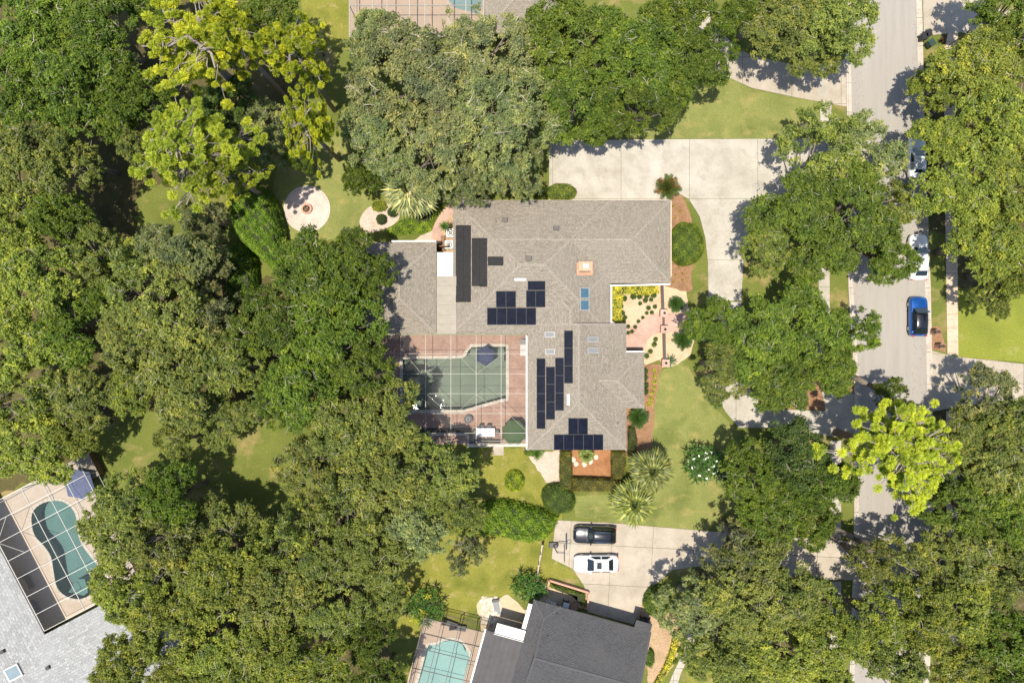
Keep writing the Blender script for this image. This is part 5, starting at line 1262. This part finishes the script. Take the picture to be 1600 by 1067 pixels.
# planter wall near grey house
pw_ = thing('planter_wall', 'dark edged low wall round the hedge planter behind the charcoal house', 'wall', P(888, 915)); o0 = P(888, 915)
for a, b in (((858,904),(919,923)), ((919,923),(917,949)), ((858,904),(853,925))): MB().bar(P(*a)-o0+Vector((0,0,.3)), P(*b)-o0+Vector((0,0,.3)), .2, .6).build('wall_panel', M['brick'], pw_)
def bin_(px, py, label, mat, lid=None, rz=0, open_=False):
    t = thing('trash_bin', label, 'trash bin', P(px, py), rz, 'wheeled trash bins')
    m = MB(); n = len(m.v)
    m.v += [(-.25,-.27,.08),(.25,-.27,.08),(.25,.27,.08),(-.25,.27,.08),(-.31,-.34,1.0),(.31,-.34,1.0),(.31,.34,1.0),(-.31,.34,1.0)]; m.f += [[3,2,1,0],[4,5,6,7],[0,1,5,4],[1,2,6,5],[2,3,7,6],[3,0,4,7]]
    m.build('body', M[mat], t, bevel=.03); l = MB().box(-.34,-.37,1.005,.34,.37,1.07).build('lid', M[lid or mat], t, bevel=.02)
    MB().bar((-.3,.44,.98),(.3,.44,.98), .04).build('handle', M[mat], t)
    for s in (-1, 1): MB().tube([(s*.27,.3,.11),(s*.33,.3,.11)], .11, 10).build('wheel', M['rubber'], t)
bin_(1437, 63, 'black trash bin standing on the right kerb near the top drive', 'black_plastic'); bin_(1443, 58, 'black trash bin tucked behind the kerb bin', 'black_plastic', rz=.2); bin_(1448, 73, 'dark green bin lying at the grass corner below the black bins', 'green_plastic', rz=.6)
bin_(1003, 967, 'black trash bin beside the garage corner of the charcoal house', 'black_plastic', rz=R(-15)); bin_(1009, 969, 'dark bin next to the wall at the garage corner', 'black_plastic', 'dark_metal', rz=R(-15))
bin_(883, 941, 'dark bin with pale lid behind the charcoal roof', 'black_plastic', 'white_metal', rz=R(-15))
q = P(897, 944); o = MB().lathe([(.30,0),(.42,.5),(.46,.62),(.40,.62),(.38,.5)], 20).build('plant_pot', M['pot'], smooth=False); o.location = q; tag(o, 'round clay pot at the corner of the planter hedge', 'pot')
lad = thing('ladder', 'small white folding ladder leaning behind the charcoal house', 'ladder', P(858, 936), R(35))
for s in (-.2, .2): MB().bar((s, -.9, .4), (s*.8, .5, 1.3), .05).build('rail', M['white_metal'], lad)
for i in range(6): MB().bar((-.2, -.75+i*.24, .5+i*.155), (.2, -.75+i*.24, .5+i*.155), .04).build('rung', M['white_metal'], lad)
# white fence seen from above
wf = thing('picket_fence', 'thin white fence crossing the dry side lawn', 'fence', P(840, 885)); o0 = P(840, 885); a, b = P(847, 847)-o0, P(834, 922)-o0
for i in range(6): t_ = a.lerp(b, i/5); MB().box(t_.x-.07,t_.y-.07,0,t_.x+.07,t_.y+.07,1.35).build('post', M['deck_cream'], wf)
for z_ in (.35, 1.1): MB().bar(a+Vector((0,0,z_)), b+Vector((0,0,z_)), .06, .10).build('rail', M['deck_cream'], wf)
m = MB(); dn = (b-a).normalized(); L_ = (b-a).length
for i in range(int(L_/.13)): t_ = a+dn*(i*.13+.06)+Vector((.06, 0, 0)); m.box(t_.x-.012,t_.y-.05,.08,t_.x+.012,t_.y+.05,1.28)
ob = m.build('pickets', M['deck_cream'], wf); ob['kind'] = 'stuff'
# mailboxes
def mailbox(px, py, label):
    t = thing('mailbox', label, 'mailbox', P(px, py), 0, 'mailboxes on the east verge')
    MB().box(-.28,-.24,0,.28,.24,1.15).build('pillar', M['brick'], t, bevel=.02); MB().box(-.34,-.30,1.151,.34,.30,1.22).build('pillar_cap', M['wood'], t)
    m = MB(); pr = [(-.1, 1.221), (.1, 1.221), (.1, 1.34), (.06, 1.42), (-.06, 1.42), (-.1, 1.34)]; n = 6
    m.v += [(-.42, y, z_) for y, z_ in pr] + [(.12, y, z_) for y, z_ in pr]; m.f += [list(range(6))[::-1], list(range(6, 12))] + [[j, (j+1) % 6, 6+(j+1) % 6, 6+j] for j in range(6)]
    m.build('box', M['dark_metal'], t)
    MB().box(-.05,.101,1.35,.05,.112,1.6).build('flag', M['lamp_red'], t)
mailbox(1456, 519, 'brown mailbox on its pillar beside the blue car'); mailbox(1463, 541, 'brown mailbox in the square mulch bed below the blue car')
shrub('small_shrub', 'round rusty plant in a dark mulch ring by the top right walk', 'shrub', ell(1475,62,4,n=12), .4, (.16,.09,.04), .3, dens=300)
o = obj('mulch_ring', MB().lathe([(.46,-.02),(.46,.03)], 24).mesh('mulch_ring'), M['mulch_dark'], None, P(1475, 62)); tag(o, kind='structure')
pole = thing('brown_post', 'brown post with a dark head beside the top right sidewalk', 'lamp post', P(1482, 72)); MB().tube([(0,0,0),(0,0,3.2)], [.07,.05], 8).build('post', M['wood'], pole); MB().lathe([(.08,3.2),(.16,3.3),(.18,3.55),(.04,3.7)], 10).build('post_head', M['dark_metal'], pole)  # brown upright with a dark rounded head
# pool furniture
def umbrella(px, py, label, r, n, mat, rz=0, h=2.3, drop=.45):
    t = thing('umbrella', label, 'umbrella', P(px, py, h-.2)*1.0, rz); t.location.z = .06
    MB().tube([(0,0,.05),(0,0,h)], .03, 8).build('pole', M['grey_metal'], t); MB().lathe([(.3,0),(.3,.08),(.05,.12)], 14).build('base', M['dark_metal'], t)
    for i in range(n):
        a0, a1 = 2*math.pi*i/n, 2*math.pi*(i+1)/n; A_, B_ = [Vector((r*math.cos(a), r*math.sin(a), h-drop)) for a in (a0, a1)]; top = Vector((0, 0, h)); mid = (A_+B_)/2*.965 + Vector((0,0,.0))
        m = MB(); ma, mb_ = A_.lerp(top, .5)+Vector((0,0,.03)), B_.lerp(top, .5)+Vector((0,0,.03))
        m.poly([ma, mb_, top]); m.poly([A_, mid, mb_, ma]); m.poly([mid, B_, mb_]); m.build('canopy_panel', M[mat], t)
        MB().bar(top-Vector((0,0,.03)), A_-Vector((0,0,.02)), .022).build('rib', M['grey_metal'], t)
    MB().lathe([(.05,h-.01),(.06,h+.05),(.01,h+.14)], 8).build('finial', M['grey_metal'], t)
umbrella(758.5, 556, 'navy hexagonal umbrella over the tanning ledge of the red deck pool', 1.12, 6, 'navy', R(90))
umbrella(803.5, 676, 'dark green octagonal umbrella in the lower right corner of the red deck', 1.42, 8, 'green_canvas', R(22))
umbrella(121, 757, 'faded blue square umbrella beside the kidney shaped pool', 1.75, 6, 'blue_canvas', R(-12), 2.5)
umbrella(716, 976, 'black umbrella folded flat style over the lounge corner of the bronze cage', .8, 6, 'black_plastic', R(10), 2.1, .3) if False else None
tb = thing('dining_table', 'pale rectangular dining table with chairs on the red deck', 'table', P(759, 674), 0); tb.location.z = .06
MB().box(-.98,-.44,.70,.98,.44,.72).build('tabletop', M['white_metal'], tb); MB().box(-1.02,-.48,.66,1.02,.48,.699).build('frame', M['white'], tb)
for sx in (-1, 1):
    for sy in (-1, 1): MB().box(sx*.9-.03, sy*.38-.03, 0, sx*.9+.03, sy*.38+.03, .659).build('leg', M['dark_metal'], tb)
def chair(x, y, rz, label, mat='wood'):
    q = P(759, 674); t = thing('patio_chair', label, 'chair', (q.x+x, q.y+y, .06), rz, 'chairs round the dining table')
    MB().box(-.22,-.22,.42,.22,.22,.46).build('seat', M['dark_metal'], t); MB().box(-.22,.20,.47,.22,.24,.92).build('backrest', M['dark_metal'], t)
    for sx in (-1, 1):
        for sy in (-1, 1): MB().box(sx*.2-.02, sy*.2-.02, 0, sx*.2+.02, sy*.2+.02, .419).build('leg', M['dark_metal'], t)
        MB().box(sx*.24-.02,-.2,.62,sx*.24+.02,.2,.65).build('armrest', M['dark_metal'], t)
for x, y, r_, l in ((-.45,.62,0,'dark patio chair at the upper left of the dining table'),(.38,.62,0,'dark patio chair at the upper right of the dining table'),(-.45,-.62,math.pi,'dark patio chair at the lower left of the dining table'),(.38,-.62,math.pi,'dark patio chair at the lower right of the dining table'),(-1.22,0,math.pi/2,'dark patio chair at the left end of the dining table'),(1.22,0,-math.pi/2,'dark patio chair at the right end of the dining table')): chair(x, y, r_, l)
rt = thing('fire_table', 'round dark fire bowl table on the deck below the pool', 'fire table', P(732, 654)); rt.location.z = .06
MB().lathe([(.35,0),(.40,.3),(.50,.45),(.50,.52),(.34,.52),(.30,.46)], 24).build('bowl', M['dark_metal'], rt); MB().lathe([(.30,.47),(.29,.50)], 18).build('glass_beads', M['grey_glass'], rt)
for i in range(3): a = i*2.1; MB().tube([(math.cos(a)*.2, math.sin(a)*.2, .52), (-math.cos(a)*.1, -math.sin(a)*.15, .6)], .035, 6).build('log', M['wood'], rt)
def lounge(px, py, rz, label, mat, group='lounge seats in the pool cages'):
    t = thing('lounge_chair', label, 'lounge chair', P(px, py), rz, group); t.location.z = .06
    MB().box(-.3,-.9,.30,.3,.35,.36).build('seat', M[mat], t); mt = Matrix.Translation((0,.35,.33)) @ Matrix.Rotation(R(35), 4, 'X'); MB().box(-.3,0,-.03,.3,.7,.03, mt).build('backrest', M[mat], t)
    for sx in (-1, 1):
        for sy in (-.8, .3): MB().box(sx*.27-.02, sy-.02, 0, sx*.27+.02, sy+.02, .299).build('leg', M['dark_metal'], t)
lounge(716, 978, R(80), 'dark lounge chair under the top rail of the bronze cage', 'dark_metal'); lounge(703, 972, R(70), 'second dark lounge chair further left in the bronze cage', 'dark_metal')
lounge(60, 945, R(27), 'blue lounge chair in the shaded strip of the white caged deck', 'navy'); lounge(48, 905, R(27), 'dark lounge chair up the shaded strip of the white caged deck', 'dark_metal')
lounge(817, 543, 0, 'grey lounge chair in the upper right corner of the red deck', 'grey_metal')
shrub('small_shrub', 'potted shrub on the deck at the top left corner of the white cage', 'shrub', ell(84,752,8,6), .9, (.07,.10,.03), .4); shrub('small_shrub', 'small potted shrub beside the faded blue umbrella', 'shrub', ell(101,744,4,4), .8, (.05,.07,.03), .3)
# handrail in the kidney pool
hr = thing('pool_rail', 'bent metal hand rail at the lower end of the kidney shaped pool', 'hand rail', P(118, 917), R(25)); MB().tube([(0,-.5,0),(0,-.5,.7),(0,-.2,.85),(0,.3,.6),(0,.6,-.2)], .03, 8).build('rail', M['chrome'], hr)
shed = thing('utility_box', 'small brown shed box outside the top corner of the white pool cage', 'shed', P(146, 727), R(27)); MB().box(-.8,-1.3,0,.8,1.3,1.2).build('body', M['wood'], shed, bevel=.02); MB().box(-.9,-1.4,1.201,.9,1.4,1.28).build('roof', M['roll_roof'], shed)

# basketball hoop lying seen from above
bh = thing('basketball_hoop', 'portable basketball hoop with black base at the driveway corner', 'basketball hoop', P(866, 850.5), 0)
m = MB(); m.v += [(-.62,-.34,0),(.35,-.40,0),(.55,0,0),(.35,.40,0),(-.62,.34,0)] + [(-.55,-.28,.3),(.28,-.33,.3),(.45,0,.26),(.28,.33,.3),(-.55,.28,.3)]; m.f += [[4,3,2,1,0],[5,6,7,8,9]] + [[j,(j+1)%5,5+(j+1)%5,5+j] for j in range(5)]
m.build('base', M['black_plastic'], bh, bevel=.04); MB().tube([(-.1,0,.28),(.15,0,3.0)], .055, 8).build('pole', M['dark_metal'], bh)
for z_ in (2.6, 3.0): MB().bar((.12,0,z_), (.88,0,z_+.15), .05).build('arm', M['dark_metal'], bh)
MB().box(.88,-.92,2.6,.92,.92,3.5).build('backboard', M['dark_metal'], bh)
rim = MB(); pts = [(1.22+.23*math.cos(a*math.pi/8), .23*math.sin(a*math.pi/8), 3.02) for a in range(17)]; rim.tube(pts, .015, 5, False); rim.bar((.92,0,3.02),(1.0,0,3.02), .1, .03); rim.build('rim', M['copper'], bh)
net = MB()
for a in range(12):
    t_ = a*math.pi/6; net.tube([(1.22+.22*math.cos(t_), .22*math.sin(t_), 3.0), (1.22+.13*math.cos(t_+.4), .13*math.sin(t_+.4), 2.6)], .012, 3, False)
net.build('net', M['white'], bh)

# ------------------------------------------------------------------ cars
def car(label, px, py, rz, paint, L=4.7, Wd=1.85, Ht=1.5, hood=.98, deck=1.05, ws=.18, rf=.02, rr=-.32, rw=-.40, wag=True, sunroof=False, rails=False, black_roof=False, group='cars on the drives and street'):
    """x forward. ws/rf/rr/rw: windscreen base, roof front, roof rear, rear glass base as fractions of L from the middle"""
    t = thing('parked_car', label, 'car', P(px, py, .7), rz, group); t.location.z = .05
    hw = Wd/2; N = 26; bm = MB(); K = 7
    def half(x):
        u = abs(x)/(L/2); e = 1-max(0, (u-.72)/.28)**2.2*(.30 if x > 0 else .20); return hw*e
    def belt(x):
        f = x/L
        if f > ws: k = (f-ws)/(.5-ws); return hood + .03 - .16*k**1.6 - (.12 if k > .96 else 0)
        if f < rw: k = (rw-f)/(.5+rw) if rw > -.5 else 1; return deck - .06*k - (.08 if k > .95 else 0)
        return hood + .05 + (deck-hood)*(ws-f)/(ws-rw)
    for i in range(N+1):
        x = -L/2 + L*i/N; w = half(x); bz = belt(x); zb = .28 + (.10 if i in (0, N) else 0)
        xx = x*(.985 if i in (0, N) else 1)
        ring = [(0, zb), (w*.93, zb), (w, .50), (w*.995, bz-.22), (w*.94, bz-.05), (w*.80, bz+.005), (0, bz+.035)]
        row = [(xx, y, z_) for y, z_ in ring] + [(xx, -y, z_) for y, z_ in ring[-2:0:-1]]
        bm.v += row
    K = 12
    for i in range(N):
        for j in range(K): bm.f.append([i*K+j, i*K+(j+1) % K, (i+1)*K+(j+1) % K, (i+1)*K+j])
    bm.f.append([j for j in range(K)]); bm.f.append([N*K+j for j in range(K)][::-1])
    bm.build('body', M[paint], t, smooth=True)
    # cabin
    xs = [ws*L, rf*L, (rf+rr)/2*L, rr*L, rw*L]; zr = Ht
    def base(x): return belt(max(min(x, ws*L-.01), rw*L+.01)) - .03
    cb = MB(); rings = []
    for x, z_, k in ((xs[0]+.05, base(xs[0])+.01, .80), (xs[0]-.02, base(xs[0])+.05, .80), (xs[1], zr-.04, .665), (xs[1]-.22, zr, .66), (xs[2], zr+.03, .665), (xs[3]+.2, zr, .64), (xs[3], zr-.05, .63), (xs[4]+.02, base(xs[4])+.08, .76), (xs[4]-.05, base(xs[4]), .76)):
        rings.append((x, z_, hw*k))
    def sidebase(x): return base(x)
    rows = []
    for x, z_, w in rings:
        b = base(x) - .02; wb = half(x)*.88
        rows.append([(x, -wb, b), (x, -(w+(wb-w)*.15), b+(z_-b)*.86), (x, -w*.9, z_-.005), (x, 0, z_+.03), (x, w*.9, z_-.005), (x, (w+(wb-w)*.15), b+(z_-b)*.86), (x, wb, b)])
    for r_ in rows: cb.v += r_
    n = 7
    for i in range(len(rows)-1):
        for j in range(n-1): cb.f.append([i*n+j, i*n+j+1, (i+1)*n+j+1, (i+1)*n+j])
    cab = cb.build('cabin', M['car_black'] if black_roof else M[paint], t, smooth=True)
    def gl(name, q, off, mat='car_glass', parent=None):
        q = [Vector(p) for p in q]; nn = (q[1]-q[0]).cross(q[2]-q[0]).normalized(); c = sum(q, Vector())/len(q)
        if nn.dot(c-Vector((c.x*.4, 0, .9))) < 0: q = q[::-1]; nn = -nn
        return MB().poly([p+nn*off for p in q]).build(name, M[mat], parent or t)
    def wb_(x, k): return half(x)*k
    # glazing: slightly proud of the cabin shell
    x0, x1 = xs[0]-.04, xs[1]+.02; b0 = base(x0)
    gl('windshield', [(x0, -wb_(x0,.74), b0+.05), (x0, wb_(x0,.74), b0+.05), (x1, hw*.60, zr-.04), (x1, -hw*.60, zr-.04)], .05)
    x2, x3 = xs[3]-.02, xs[4]+.05; b3 = base(x3)
    gl('rear_window', [(x3, -wb_(x3,.68), b3+.11), (x3, wb_(x3,.68), b3+.11), (x2, hw*.56, zr-.06), (x2, -hw*.56, zr-.06)], .05)
    for s in (-1, 1):
        for xa, xb, ta, tb_ in ((xs[0]-.25, (xs[1]+xs[3])/2+.06, xs[1]-.1, None), ((xs[1]+xs[3])/2-.06, xs[4]+.28, None, xs[3]+.08)):
            ta = ta if ta is not None else xa; tb_ = tb_ if tb_ is not None else xb
            gl('side_window', [(xa, s*wb_(xa,.90), base(xa)+.06), (xb, s*wb_(xb,.90), base(xb)+.06), (tb_, s*hw*.715, zr-.11), (ta, s*hw*.715, zr-.11)], .03)
        # lights, mirrors
        xh = L/2
        m = MB(); m.v += [(xh-.42, s*hw*.56, belt(xh-.42)+.012), (xh-.52, s*hw*.86, belt(xh-.52)-.015), (xh-.22, s*hw*.79, belt(xh-.22)-.05), (xh-.10, s*hw*.56, belt(xh-.12)-.01)]; m.v += [(a, b, c-.08) for a, b, c in m.v]
        m.f += [[0,1,2,3],[7,6,5,4],[0,4,5,1],[1,5,6,2],[2,6,7,3],[3,7,4,0]]; m.build('headlight', M['lamp_clear'], t, bevel=.015)
        MB().box(-L/2-.005, s*hw*.72-.2, .72, -L/2+.16, s*hw*.72+.12, .92).build('taillight', M['lamp_red'], t, bevel=.03)
        mt = Matrix.Translation((xs[0]-.35, s*(hw*.98+.02), hood+.04)); mi = MB().box(-.09, -.12, -.06, .09, .12, .09, mt).build('mirror', M[paint], t, bevel=.03)
        for xw in (L*.31, -L*.30):
            wc = MB(); wc.tube([(xw, s*(hw-.23), .33), (xw, s*(hw-.02), .33)], .33, 20); w_ = wc.build('wheel', M['rubber'], t)
            MB().tube([(xw, s*(hw-.03), .33), (xw, s*(hw+.005), .33)], .21, 14).build('rim', M['rim'], w_)
    if sunroof: gl('sunroof', [(xs[1]-.26, -.36, zr+.045), (xs[1]-.26, .36, zr+.045), (xs[1]-.80, .36, zr+.055), (xs[1]-.80, -.36, zr+.055)], .012)
    if rails:
        for s in (-1, 1): MB().tube([(xs[1]-.2, s*hw*.58, zr+.0), (xs[1]-.35, s*hw*.58, zr+.06), (xs[3]+.2, s*hw*.58, zr+.06), (xs[3]+.05, s*hw*.58, zr-.02)], .022, 6).build('roof_rail', M['chrome'], t)
    MB().box(L/2-.06, -.45, .45, L/2+.0, .45, .68).build('grille', M['dark_metal'], t, bevel=.02)
    # panel joints: hood line and boot line as thin recessed strips
    MB().bar((xs[0]+.10, -half(xs[0])*.74, belt(xs[0]+.1)+.012), (xs[0]+.10, half(xs[0])*.74, belt(xs[0]+.1)+.012), .02, .012).build('hood_gap', M['black_plastic'], t)
    for s in (-1, 1): MB().bar((xs[0]+.16, s*.12, belt(xs[0])+.035), (xs[0]-.05, s*.62, belt(xs[0])+.10), .03, .02).build('wiper', M['black_plastic'], t)
    return t
car('black SUV with roof rails parked on the lower driveway', 929, 835, R(180-1.5), 'car_black', 4.75, 1.9, 1.7, 1.05, 1.12, .17, .05, -.36, -.47, rails=True)
car('white sedan with sunroof parked below the black SUV', 931, 880, R(180+.5), 'car_white', 4.95, 1.86, 1.45, .95, 1.02, .20, .05, -.26, -.38, sunroof=True)
car('bright blue hatchback with dark roof parked on the right side of the street', 1434.5, 494.5, R(90), 'car_blue', 4.4, 1.9, 1.5, .98, 1.0, .20, .07, -.30, -.44, black_roof=True)
car('white car half hidden by the oak above the blue hatchback', 1434, 402, R(90), 'car_white', 5.1, 1.95, 1.6, 1.02, 1.08, .2, .06, -.3, -.42)
car('silver car mostly hidden under the yellow green oak at the right kerb', 1432, 247, R(90), 'car_silver', 4.5, 1.85, 1.5)
# ------------------------------------------------------------------ fallen leaves on the paving
rl = np.random.default_rng(4); spots = []
for x0, y0, x1, y1, n, z_ in ((1333,0,1350,1060,420,.066),(1425,0,1446,1060,560,.066),(1345,0,1430,1060,40,.060),(860,220,1180,310,50,.078),(1110,310,1160,470,120,.078),(870,815,1090,900,40,.078),(1240,618,1334,684,130,.078),(1140,90,1325,165,110,.078),(1478,360,1496,550,60,.078),(1500,560,1598,625,70,.078),(600,525,700,665,90,.070)):
    p = np.c_[rl.uniform(x0, x1, n), rl.uniform(y0, y1, n)]; spots += [tuple(P(x, y)[:2])+(z_,) for x, y in p]
for x0, y0, x1, y1, n in ((600,380,680,520,160),(720,316,860,345,70),(830,530,990,700,40)):
    for _ in range(n):
        q = home.on(rl.uniform(x0, x1), rl.uniform(y0, y1), .03); spots.append((q.x, q.y, q.z+.02))
spots = np.array(spots); nn = np.tile([0, 0, 1.0], (len(spots), 1))
me = fast_mesh('fallen_leaves', leaf_quads(rl, spots, nn, .10, .06, jitter=.12), 4, np.clip(rl.normal(.5, .25, len(spots)), 0, 1))
fl = obj('fallen_leaves', me, M['leaf']); fl.color = (.16, .10, .045, 1); tag(fl, 'dry brown leaves scattered over drives, street and roof', 'fallen leaves', kind='stuff')
bpy.context.view_layer.update()
